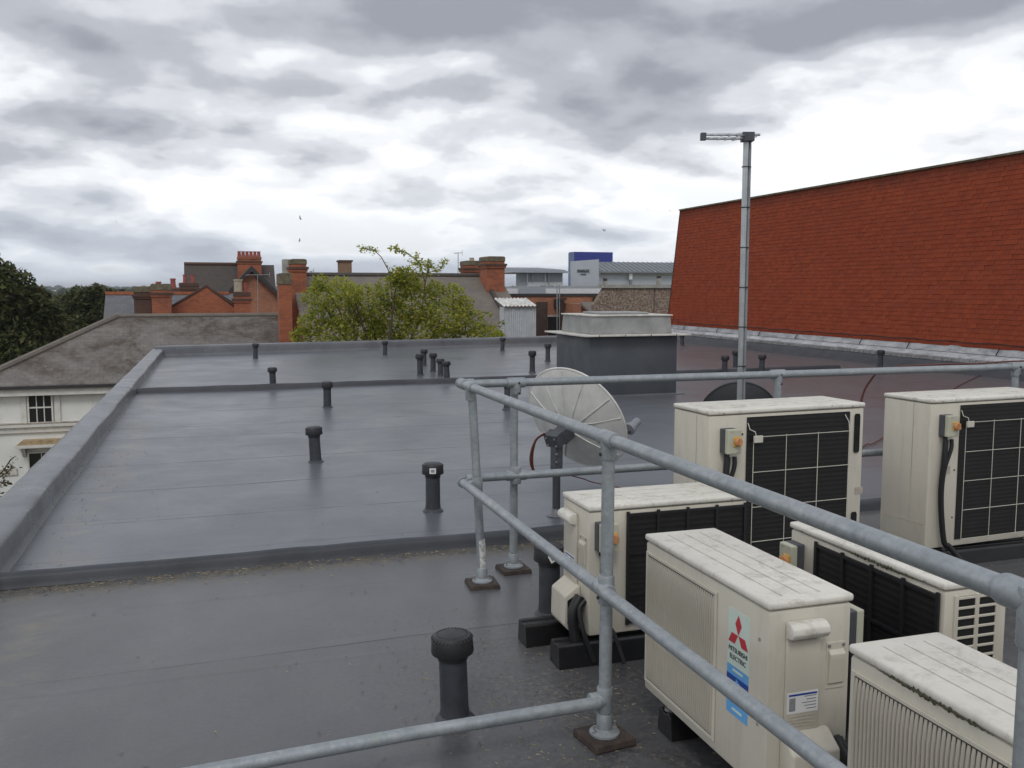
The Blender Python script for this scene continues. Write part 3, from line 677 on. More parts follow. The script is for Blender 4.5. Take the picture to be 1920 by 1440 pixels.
gtube('low_rail', [(1.33, 3.09, .155), (0.6, 3.07, .152), (-0.05, 3.03, .148), (-.9, 2.98, .14)])
posts = [((1.37, 3.11), (1.365, 3.11)), ((1.375, 5.04), (1.43, 5.03)), ((1.37, 1.235), (1.37, 1.235)), ((1.69, 5.235), (1.69, 5.25)), ((3.48, 5.19), (3.48, 5.21)), ((5.45, 5.20), (5.45, 5.22)), ((7.4, 5.20), (7.4, 5.22))]
for i, ((tx, ty), (bx_, by_)) in enumerate(posts):
    po = gtube('post', [(bx_, by_, .03), ((bx_ + tx) / 2, (by_ + ty) / 2, .6), (tx, ty, ZT - .012)])
    fl = MB(); fl.lathe([(.058, .022), (.058, .030), (.040, .036), (.031, .044), (.030, .10), (.027, .104)], (bx_, by_, 0), 22)
    build(fl, 'base_flange', 'galvanised', gr, True, smooth=40)
    pd = MB(); M = Matrix.Translation((bx_, by_, 0)) @ Matrix.Rotation(R((8, -4, 3, 2, 5, -3, 0)[i]), 4, 'Z')
    pd.add([M @ Vector(p) for p in [(-.09, -.09, -.005), (.09, -.09, -.005), (.09, .09, -.005), (-.09, .09, -.005), (-.085, -.085, .021), (.085, -.085, .021), (.085, .085, .021), (-.085, .085, .021)]], TF)
    build(pd, 'base_pad', 'rusty_pad', gr, True, bevel=.004)
    for sx in (-1, 1):
        q = M @ Vector((sx * .044, 0, .03)); build(MB().lathe([(.011, 0), (.011, .009), (.006, .010), (.006, .03)], q, 6), 'anchor_bolt', 'bolt_steel', gr, True)
    if i == 1: build(MB().tube([(bx_, by_, .10), (bx_ - .004, by_, .20), (bx_ - .009, by_, .27)], [.0262, .0256, .0246], 20), 'flaking_sleeve', 'flaking_paint', gr, True, smooth=40)
# clamp fittings
fitting((1.37, 3.11, ZT), [(0, 0, -1)], (0, 1, 0), .06); fitting((1.37, 5.04, ZT), [(0, 0, -1)], (0, 1, 0), .06); fitting((1.37, 5.205, ZT), [(1, 0, 0)], (0, 1, 0), .05)
build(MB().lathe([(.031, 0), (.031, .016), (.024, .024), (0, .026)], (1.37, 5.26, ZT), 20, Matrix.Rotation(R(-90), 3, 'X')), 'end_cap', 'galvanised', gr, True, smooth=40)
build(MB().lathe([(.031, 0), (.031, .014), (.024, .022), (0, .024)], (1.345, 5.135, ZM), 20, Matrix.Rotation(R(-90), 3, 'X')), 'end_cap', 'galvanised', gr, True, smooth=40)
fitting((1.355, 3.11, ZM), [], (0, 1, 0), .055); fitting((1.366, 3.11, ZM), [], (0, 0, 1), .055); fitting((1.37, 5.05, ZM), [(0, 1, 0)], (0, 1, 0), .05); fitting((1.405, 5.04, ZM), [], (0, 0, 1), .05)
fitting((1.37, 1.235, ZT - .03), [], (0, 0, 1), .055); fitting((1.37, 1.25, ZT), [], (0, 1, 0), .06); fitting((1.37, 1.235, ZM), [(0, 1, 0)], (0, 0, 1), .05)
fitting((1.365, 3.11, .155), [(-1, -.02, 0)], (0, 0, 1), .05)
for i, x in enumerate((1.69, 3.48, 5.45, 7.4)):
    fitting((x, 5.2, ZT), [(0, 0, -1)], (1, 0, 0), .055); fitting((x, 5.2, ZM + .01), [(1, 0, 0), (-1, 0, 0)], (0, 0, 1), .05)
    screws((x, 5.2, ZT), (0, -1, 0), ((.01, -.028, -.0), (.01, -.028, -.062)))
screws((1.37, 3.11, ZT), (-1, 0, 0), ((-.03, 0, -.055),)); screws((1.37, 3.11, ZM), (-1, 0, 0), ((-.035, .02, 0), (-.035, 0, -.03)))

# ================================================================== AIR CONDITIONERS
def text_mesh(txt, size, mat, depth=0.0006, align='CENTER'):
    cu = bpy.data.curves.new('lettering', 'FONT'); cu.body = txt; cu.size = size; cu.align_x = align; cu.align_y = 'CENTER'; cu.extrude = depth
    o = bpy.data.objects.new('lettering_tmp', cu); COL.objects.link(o)
    dg = bpy.context.evaluated_depsgraph_get(); me = bpy.data.meshes.new_from_object(o.evaluated_get(dg)); me.name = 'lettering'
    bpy.data.objects.remove(o); me.materials.clear(); me.materials.append(MATS[mat]); return me
def isolator(t, x, y, z, w=.085, h=.13, cable_end=None):
    """rotary isolator on the rear (-y) face"""
    b = build(MB().box(x - w / 2 - .004, x + w / 2 - .012, y - .040, y, z - h / 2, z + h / 2), 'isolator_switch', 'isolator_back', t, bevel=.004)
    build(MB().box(x - w / 2, x + w / 2, y - .070, y - .0405, z - h / 2, z + h / 2), 'switch_cover', 'isolator_grey', b, bevel=.005)
    build(MB().box(x - .008, x + w / 2 - .006, y - .0755, y - .0705, z - .026, z + .026), 'switch_plate', 'isolator_yellow', b, bevel=.002)
    k = MB(); M = Matrix.Rotation(R(90), 3, 'X'); k.lathe([(.023, 0), (.023, .010), (.019, .014), (.012, .016)], (x + .015, y - .076, z), 18, M)
    k.prism([(x + .008, z - .016), (x + .022, z - .016), (x + .0195, z + .02), (x + .0105, z + .02)], 'y', y - .106, y - .0915)
    build(k, 'rotary_knob', 'isolator_orange', b, smooth=40)
    for sx, sz in ((-.5, 1), (.5, -1)): build(MB().lathe([(.0035, 0), (.0035, .002)], (x + sx * w * .4, y - .0715, z + sz * h * .42), 8, M), 'screw', 'bolt_steel', b)
    build(MB().lathe([(.014, -.022), (.014, 0)], (x - .022, y - .03, z - h / 2), 10), 'cable_gland', 'black_plastic', b)
def air_con(label, loc, rz, Lx, Dp, Hh, front=True, tall=False, group='air conditioner outdoor units', logo=False, moss=False, cable=True, isoz=None):
    t = thing('air_conditioner', label, 'air conditioner', loc, rz, group)
    x0, x1, y0, y1 = -Lx / 2, Lx / 2, -Dp / 2, Dp / 2
    lidh = .028
    build(MB().box(x0 + .004, x1 - .004, y0 + .006, y1 - .004, .0, Hh - lidh), 'body', 'cream', t, bevel=.012, smooth=40)
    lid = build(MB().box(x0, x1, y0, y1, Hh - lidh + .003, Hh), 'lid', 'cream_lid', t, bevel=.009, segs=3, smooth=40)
    for fy in ((-.2, .02, .24) if not tall else (-.28, -.1, .08, .26)):
        yy = fy * Dp; build(MB().box(x0 + .05, x1 - .05, yy - .003, yy + .003, Hh + .0003, Hh + .0022), 'lid_ridge', 'cream_lid', lid)
        build(MB().box(x0 + .05, x1 - .05, yy + .0035, yy + .0052, Hh - .002, Hh + .0006), 'lid_groove', 'rib', lid)
    for sx in (x0 + .09, x1 - .09):
        build(MB().lathe([(.006, 0), (.006, .003), (.003, .005)], (sx, y0 - .0, Hh - .016), 8, Matrix.Rotation(R(90), 3, 'X')), 'screw', 'bolt_steel', lid)
    if moss:
        m = MB(); rr = random.Random(5); ym = (y1 if front else y0); sg = 1 if front else -1; nn = 70; vv = []; ff = []
        for i in range(nn + 1):
            u_ = i / nn; env = math.sin(math.pi * u_) ** .6; xx = x0 + Lx * (.42 + .45 * u_); h1 = (.0015 + .011 * rr.random() ** 2.5) * env; h2 = (.001 + .008 * rr.random() ** 2) * env; zc_ = Hh - lidh + .003
            vv += [(xx, ym + sg * .0005, zc_ - h2), (xx, ym + sg * (.0012 + .004 * rr.random() * env), zc_), (xx, ym + sg * .0005, zc_ + h1)]
        for i in range(nn): ff += [(3 * i, 3 * i + 3, 3 * i + 4, 3 * i + 1), (3 * i + 1, 3 * i + 4, 3 * i + 5, 3 * i + 2)]
        m.add(vv, ff)
        build(m, 'moss_growth', 'moss', t)
    # ---- rear coil (-y)
    cx0, cx1 = x0 + (.19 if not tall else .235), x1 - (.022 if not tall else .11)
    build(MB().box(cx0, cx1, y0 - .001, y0 + .004, .045, Hh - .045), 'coil', 'coil', t)
    if tall:
        gz = [.05 + (Hh - .20) * k / 4 for k in range(5)]; gx = [cx0 + .03 + (cx1 - cx0 - .045) * k / 3 for k in range(4)]
        gd = MB()
        for z in gz: gd.tube([(gx[0], y0 - .022, z), (gx[-1], y0 - .022, z)], .0021, 6)
        for x in gx: gd.tube([(x, y0 - .019, gz[0] - .01), (x, y0 - .019, gz[-1] + .006)], .0021, 6)
        gd.tube([(gx[-1], y0 - .02, gz[-1]), (gx[-1] - .004, y0 - .018, gz[-1] + .05), (gx[-1] - .02, y0 - .003, gz[-1] + .09)], .0028, 6)
        wg = build(gd, 'wire_guard', 'wire_white', t, smooth=60)
        build(MB().box(gx[0] - .006, gx[0] + .05, y0 - .034, y0 - .023, gz[-1] - .03, gz[-1] + .008), 'guard_clip', 'wire_white', wg, bevel=.003)
        build(MB().tube([(gx[0] + .012, y0 - .028, gz[-1]), (gx[0], y0 - .03, gz[-1] + .03), (gx[0] - .02, y0 - .012, gz[-1] + .04), (gx[0] - .028, y0 - .003, gz[-1] + .075)], .003, 6), 'guard_wire', 'wire_white', wg, smooth=60)
        # slotted stile
        for z0_, z1_ in ((Hh - .28, Hh - .06), (.12, .34)):
            m = MB(); xs_ = x1 - .055; m.prism([(xs_ - .018, z0_ + .012), (xs_ - .012, z0_), (xs_ + .012, z0_), (xs_ + .018, z0_ + .012), (xs_ + .018, z1_ - .012), (xs_ + .012, z1_), (xs_ - .012, z1_), (xs_ - .018, z1_ - .012)], 'y', y0 - .002, y0 + .004); build(m, 'stile_slot', 'dark_void', t)
        build(MB().box(x1 - .05, x1 + .001, y0 + .0025, y0 + .0045, Hh * .46, Hh * .50), 'stile_notch', 'peeling_and_shade', t)
        build(MB().box(cx1 + .004, cx1 + .008, y0 + .002, y0 + .005, .02, Hh - .05), 'panel_seam', 'peeling_and_shade', t)
        # grip on the left rear panel
        build(MB().box(x0 + .12, x0 + .175, y0 + .002, y0 + .0055, Hh * .5, Hh * .5 + .045), 'hand_grip', 'peeling_and_shade', t)
        for z in (.2, .52, .86): build(MB().lathe([(.0055, 0), (.0055, .003)], (cx0 - .025, y0 + .006, z * Hh), 8, Matrix.Rotation(R(90), 3, 'X')), 'screw', 'gutter_dark', t)
    else:
        m = MB()
        for k in range(5):
            x = cx0 + (cx1 - cx0) * k / 4; m.box(x - .007, x + .007, y0 - .010, y0 - .0015, .04, Hh - .035)
        for z in (.05, .3 * Hh, .62 * Hh, Hh - .05): m.box(cx0 + .002, cx1 - .002, y0 - .0085, y0 - .002, z - .006, z + .006)
        build(m, 'coil_guard', 'black_plastic', t)
    # ---- front (+y)
    if front:
        gx0, gx1, gz0, gz1 = x0 + Lx * .37, x1 - .035, .05, Hh - .075
        build(MB().box(gx0, gx1, y1 - .0035, y1 - .0005, gz0, gz1), 'grille_back', 'grille_shade', t)
        fr = MB(); fr.box(gx0 - .012, gx0, y1 - .0035, y1 + .004, gz0 - .012, gz1 + .012); fr.box(gx1, gx1 + .012, y1 - .0035, y1 + .004, gz0 - .012, gz1 + .012)
        fr.box(gx0, gx1, y1 - .0035, y1 + .004, gz1, gz1 + .012); fr.box(gx0, gx1, y1 - .0035, y1 + .004, gz0 - .012, gz0); build(fr, 'grille_frame', 'cream', t, bevel=.002)
        nr = 34; me = None
        for k in range(nr):
            x = gx0 + (gx1 - gx0) * (k + .5) / nr
            if me is None:
                hw = (gx1 - gx0) / nr * .34
                zs = [gz0 + .003, gz0 + .015, gz0 + .05, gz1 - .06, gz1 - .02, gz1 - .004]; dy = [.0, .004, .006, .006, .004, .0]
                vv = []; ff = []
                for z, d_ in zip(zs, dy): vv += [(-hw, 0, z), (-hw * .6, d_ + .001, z), (hw * .6, d_ + .001, z), (hw, 0, z)]
                for i in range(len(zs) - 1):
                    for q in range(3): ff.append((i * 4 + q, i * 4 + q + 1, i * 4 + 5 + q, i * 4 + 4 + q))
                me = MB().add(vv, ff).mesh('grille_rib', 'rib', smooth=60)
            link('grille_rib', me, t, (x, y1 + .0005, 0))
    else:
        m = MB(); cxx, czz, rr = x0 + Lx * .62, Hh * .5, min(Hh, Lx * .7) * .42; Mx = Matrix.Rotation(R(-90), 3, 'X')
        for q in range(6): 
            r_ = rr * (q + 1) / 6; m.lathe([(r_ - .004, .0), (r_ + .004, .0), (r_ + .004, .012), (r_ - .004, .012)], (cxx, y1 - .003, czz), 28, Mx)
        build(m, 'fan_guard', 'black_plastic', t)
    # ---- louvred end (+x)
    m = build(MB().box(x1 - .003, x1 - .0015, y0 + .05, y1 - .05, .07, Hh - .05), 'louvre_back', 'dark_void', t) if not tall else None
    if not tall:
        ns = 15; pitch = (Hh - .12) / ns; sl = MB().box(x1 - .004, x1 + .002, y0 + .048, y1 - .048, -.0045, .0045).mesh('louvre_slat', 'cream', .0015, 1)
        for k in range(ns + 1): link('louvre_slat', sl, t, (0, 0, .065 + k * pitch))
        st = MB()
        for yy in (y0 + .05, 0, y1 - .05): st.box(x1 - .0045, x1 + .0028, yy - .008, yy + .008, .06, Hh - .045)
        build(st, 'louvre_stile', 'cream', t, bevel=.0015)
    # ---- service end (-x)
    if tall:
        build(MB().box(x0 + .0025, x0 + .0045, -.06, -.057, .16, Hh - .04), 'panel_seam', 'peeling_and_shade', t)
        build(MB().box(x0 + .0022, x0 + .0046, y0 + .02, y1 - .02, .15, .153), 'panel_seam', 'peeling_and_shade', t)
        for q in range(4): build(MB().box(x0 + .002, x0 + .0055, y1 - .12 + q * .025, y1 - .105 + q * .025, .135, .142), 'drain_slot', 'peeling_and_shade', t)
    else:
        sy0, sy1 = y1 - Dp * .60, y1 - Dp * .20
        sc = build(MB().box(x0 - .010, x0 + .004, sy0, sy1, .20, Hh - .075), 'service_cover', 'cream', t, bevel=.006, smooth=40)
        hd = MB(); zz = Hh - .115
        hd.prism([(x0 - .012, zz), (x0 - .040, zz + .006), (x0 - .050, zz + .022), (x0 - .046, zz + .040), (x0 - .030, zz + .052), (x0 - .004, zz + .054), (x0 - .004, zz)][::-1], 'y', sy0 - .004, sy1 + .004)
        hd.v = [Vector((p.x, p.y, p.z)) for p in hd.v]; build(hd, 'handle', 'cream_lid', sc, bevel=.005, smooth=50)
        build(MB().box(x0 - .0115, x0 - .0098, sy0 + .02, sy1 - .015, zz - .012, zz - .002), 'handle_shadow', 'peeling_and_shade', sc)  # strip coloured as the shadow the handle throws on the cover
        lb = build(MB().box(x0 - .0112, x0 - .0100, sy0 + .008, sy1 - .004, .268, .335), 'rating_label', 'white_label', sc)
        for q in range(5): build(MB().box(x0 - .0117, x0 - .0113, sy0 + .014, sy0 + .05 + .008 * ((q * 7) % 3), .278 + q * .010, .281 + q * .010), 'label_print', 'grey_print', lb)
        build(MB().box(x0 - .0117, x0 - .0113, sy1 - .034, sy1 - .012, .276, .318), 'label_diagram', 'grey_print', lb)
        build(MB().box(x0 - .0117, x0 - .0113, sy0 + .012, sy1 - .01, .324, .330), 'label_heading', 'logo_blue', lb)
        for q in range(4): build(MB().box(x0 - .0112, x0 - .0095, sy0 + .02, sy1 - .012, .222 + q * .011, .2255 + q * .011), 'cover_slot', 'peeling_and_shade', sc)
        pc = MB(); pc.prism([(x0 + .004, .21), (x0 - .012, .21), (x0 - .075, .165), (x0 - .078, .03), (x0 - .055, .0), (x0 + .004, .0)], 'y', sy0 - .035, sy1 + .01)
        build(pc, 'pipe_cover', 'cream', t, bevel=.008, segs=3, smooth=50)
        build(MB().prism([(x0 - .012, .175), (x0 - .062, .145), (x0 - .062, .035), (x0 - .012, .035)], 'y', sy0 - .0375, sy0 - .0352), 'cover_opening', 'dark_void', t)
        jc = build(MB().box(x0 + .001, x0 + .005, y0 + .028, sy0 - .028, Hh - .30, Hh - .15), 'access_cover', 'cream', t, bevel=.001)
        build(MB().prism([(x0 + .001, Hh - .285), (x0 - .006, Hh - .28), (x0 - .012, Hh - .20), (x0 - .012, Hh - .185), (x0 + .001, Hh - .172)], 'y', y0 + .034, sy0 - .034), 'cover_bulge', 'cream', jc, bevel=.002)
        for yy in (y0 + .036, sy0 - .036): build(MB().lathe([(.0055, 0), (.0055, .003)], (x0 + .001, yy, Hh - .16), 8, Matrix.Rotation(R(-90), 3, 'Y')), 'screw', 'bolt_steel', jc)
        for zz in (Hh - .13, .22): build(MB().lathe([(.005, 0), (.005, .003)], (x0 + .05, y1 - .004, zz), 8, Matrix.Rotation(R(-90), 3, 'X')), 'screw', 'bolt_steel', t)
    iz = isoz or (Hh - .135 if not tall else Hh - .16); ix = x0 + (.075 if not tall else .115)
    isolator(t, ix, y0 + .004, iz)
    if cable:
        zb = iz - .085
        if tall:
            build(MB().tube(spline([(ix - .02, y0 - .03, zb), (ix - .03, y0 - .035, zb - .12), (ix - .038, y0 - .03, zb - .35), (ix - .01, y0 - .04, zb - .62), (ix + .03, y0 - .05, .02), (ix + .10, y0 - .09, -.08)]), .017, 10), 'power_cable', 'cable_black', t, smooth=60)
            build(MB().tube(spline([(ix + .025, y0 - .03, zb), (ix + .02, y0 - .035, zb - .06), (ix - .015, y0 - .03, zb - .17), (ix - .03, y0 - .026, zb - .3)]), .012, 10), 'power_cable', 'cable_black', t, smooth=60)
        else:
            build(MB().tube(spline([(ix - .02, y0 - .03, zb), (ix - .022, y0 - .03, zb - .15), (ix + .0, y0 - .035, zb - .3), (ix + .03, y0 - .06, .02), (ix + .06, y0 - .1, -.10)]), .010, 8), 'power_cable', 'cable_black', t, smooth=60)
            build(MB().tube(spline([(x0 - .03, y0 + .03, -.11), (x0 - .045, y0 + .05, .0), (x0 - .05, y0 + .06, .10), (x0 - .01, y0 + .075, .17)]), .026, 10), 'lagged_pipe', 'cable_black', t, smooth=60)
            build(MB().tube(spline([(x0 + .02, y0 - .02, -.11), (x0 - .02, y0 + .0, .02), (x0 - .03, y0 + .03, .12), (x0 - .0, y0 + .04, .16)]), .012, 8), 'lagged_pipe', 'cable_black', t, smooth=60)
    # feet
    for sx in (-.32, .32):
        for yy in (y0 + .05, y1 - .04):
            build(MB().lathe([(.018, -.035), (.018, -.022), (.010, -.022), (.010, .0)], (sx * Lx, yy, 0), 10), 'mounting_foot', 'bolt_steel', t)
    if logo:
        lx, lz, lw, lh, yy = x0 + Lx * .20, Hh * .62, .064, .245, y1 - .0045
        def rect(nm, mat, z0_, z1_, d, par): return build(MB().box(lx - lw, lx + lw, yy, yy + d, z0_, z1_), nm, mat, par)
        zt = Hh - .085
        em = rect('brand_sticker', 'logo_mint', zt - .19, zt, .0016, t)
        lo = rect('promo_sticker', 'logo_light_blue', zt - .355, zt - .191, .0016, t)
        rect('blue_band', 'logo_blue', zt - .305, zt - .222, .0024, lo)
        # three diamonds
        def rhomb(c, d, l, wd):
            cx_, cz_ = c; ax, az = math.sin(d), math.cos(d); bx2, bz2 = az, -ax
            p = [(cx_, cz_), (cx_ + ax * l / 2 + bx2 * wd, cz_ + az * l / 2 + bz2 * wd), (cx_ + ax * l, cz_ + az * l), (cx_ + ax * l / 2 - bx2 * wd, cz_ + az * l / 2 - bz2 * wd)]
            m = MB(); m.prism(p, 'y', yy + .0016, yy + .0026); build(m, 'red_diamond', 'logo_red', em)
        cz_ = zt - .080
        rhomb((lx, cz_ + .002), 0, .066, .019); rhomb((lx + .0015, cz_), R(120), .066, .019); rhomb((lx - .0015, cz_), R(240), .066, .019)
        Mtx = Matrix(((-1, 0, 0), (0, 0, 1), (0, 1, 0))).to_4x4()
        for txt, z, sz in (('MITSUBISHI', zt - .135, .0225), ('ELECTRIC', zt - .161, .0225)):
            me = text_mesh(txt, sz, 'logo_black'); me.transform(Matrix.Translation((lx, yy + .0022, z)) @ Mtx); link('lettering', me, em)
        m = MB(); prev = None
        for a0, a1 in ((-70, 80), (110, 260)):
            pts = [(lx + .024 * math.cos(R(a)), yy + .0026, zt - .263 + .027 * math.sin(R(a))) for a in range(a0, a1 + 1, 10)]
            m.tube(pts, .0022, 5)
            e = Vector(pts[-1]); dd = (e - Vector(pts[-2])).normalized(); sd = Vector((dd.z, 0, -dd.x)); m.prism([((e + dd * .012).x, (e + dd * .012).z), ((e + sd * .009).x, (e + sd * .009).z), ((e - sd * .009).x, (e - sd * .009).z)], 'y', yy + .0024, yy + .0034)
        build(m, 'circular_arrows', 'logo_light_blue', lo)
        build(MB().prism([(lx + .045, zt - .252), (lx + .045, zt - .262), (lx - .045, zt - .276), (lx - .045, zt - .266)], 'y', yy + .0026, yy + .0036), 'orange_wording', 'logo_orange', lo)
        for z in (zt - .203, zt - .335): build(MB().box(lx - .03, lx + .03, yy + .0016, yy + .0022, z - .004, z + .004), 'pale_wording', 'logo_mint', lo)
    return t
BH = .125
air_con('air conditioner with red diamond sticker and ribbed fan grille', (1.735, 2.80, BH), R(90), .86, .31, .625, True, logo=True)
air_con('air conditioner with mossy lid edge beside the corner rail post', (1.752, 1.60, BH), R(90), .86, .30, .625, True, logo=True, moss=True)
air_con('low air conditioner with slotted louvre end facing the sticker unit', (2.365, 2.79, BH), R(-90), .86, .27, .625, False, moss=True)
air_con('low air conditioner on two long black rubber beams with dark coil', (1.985, 3.955, BH), 0, .82, .34, .605, False)
air_con('tall air conditioner with wire coil guard behind the low units', (2.945, 4.47, .11), R(3), 1.02, .37, .96, False, tall=True)
air_con('tall air conditioner with cable down its panel, at the corner of the rail', (4.63, 4.75, .11), R(3), 1.07, .40, .93, False, tall=True)
air_con('air conditioner beyond the mossy unit showing only its isolator switch', (2.43, 1.62, BH), R(-90), .86, .27, .625, False)
def beam(label, x0, x1, y, w=.13, h=.105, along='x', group='black rubber support beams'):
    pr = [(-w / 2, -.004), (w / 2, -.004), (w / 2 - .012, h - .01), (w / 2 - .022, h), (.016, h), (.013, h - .008), (-.013, h - .008), (-.016, h), (-w / 2 + .022, h), (-w / 2 + .012, h - .01)]
    ln = x1 - x0
    m = MB(); m.prism(pr, 'x', -ln / 2, ln / 2); 
    o = build(m, 'support_beam', 'rubber', bevel=.002, segs=1); o.location = ((x0 + x1) / 2, y, 0)
    return tag(o, label, 'support beam', group)
beam('long black rubber beam under the low unit, side nearer the post', 1.43, 2.55, 3.83); beam('long black rubber beam under the low unit, side nearer the roof roll', 1.37, 2.5, 4.12)
beam('black rubber block under the diamond sticker unit foot closer to the tall units', 1.60, 1.98, 3.075, .12, .09); beam('black rubber block under the diamond sticker unit foot closer to the mossy unit', 1.60, 1.98, 2.53, .12, .09)
beam('black rubber block under the mossy unit foot closer to the diamond sticker unit', 1.62, 1.98, 1.875, .12, .09); beam('black rubber block under the mossy unit foot closer to the corner post', 1.62, 1.98, 1.325, .12, .09)
beam('black rubber block under the louvred unit foot closer to the tall units', 2.2, 2.62, 3.065, .12, .09); beam('black rubber block under the louvred unit foot at its slotted end', 2.2, 2.62, 2.515, .12, .09)
beam('black rubber beam under the front of the tall unit with wire guard', 2.4, 3.6, 4.32, .12, .09); beam('black rubber beam under the back of the tall unit with wire guard', 2.4, 3.6, 4.62, .12, .09)
beam('black rubber beam under the front of the tall corner unit', 3.9, 5.2, 4.56, .12, .09); beam('black rubber beam under the back of the tall corner unit', 3.9, 5.2, 4.90, .12, .09)
# loose lagged pipes lying between the units
m = MB(); m.tube(spline([(1.66, 2.28, .10), (1.80, 2.26, .20), (2.0, 2.28, .16), (2.1, 2.35, .06), (2.12, 2.6, .04), (2.12, 3.3, .04)]), .026, 10)
tag(build(m, 'lagged_pipe', 'cable_black', smooth=60), 'black lagged pipe bending between the low units', 'pipe')
m = MB(); m.tube([(1.90, 2.2, .10), (2.0, 2.15, .05), (2.05, 2.0, .02), (2.06, 1.4, .02)], .010, 8)
tag(build(m, 'drain_hose', 'cable_black', smooth=60), 'thin black hose lying on the roof beside the mossy unit', 'hose')
# small bent bracket beyond the tall units
bk = thing('roof_bracket', 'small bent metal rod bracket on the roof between the tall units', 'bracket', (4.18, 5.62, 0))
build(MB().box(-.06, .06, -.06, .06, 0, .05), 'bracket_base', 'gutter_dark', bk, bevel=.006); build(MB().tube([(0, 0, .045), (0, 0, .17), (-.01, 0, .18), (-.1, 0, .185)], .007, 8), 'bracket_rod', 'galvanised', bk, smooth=60)

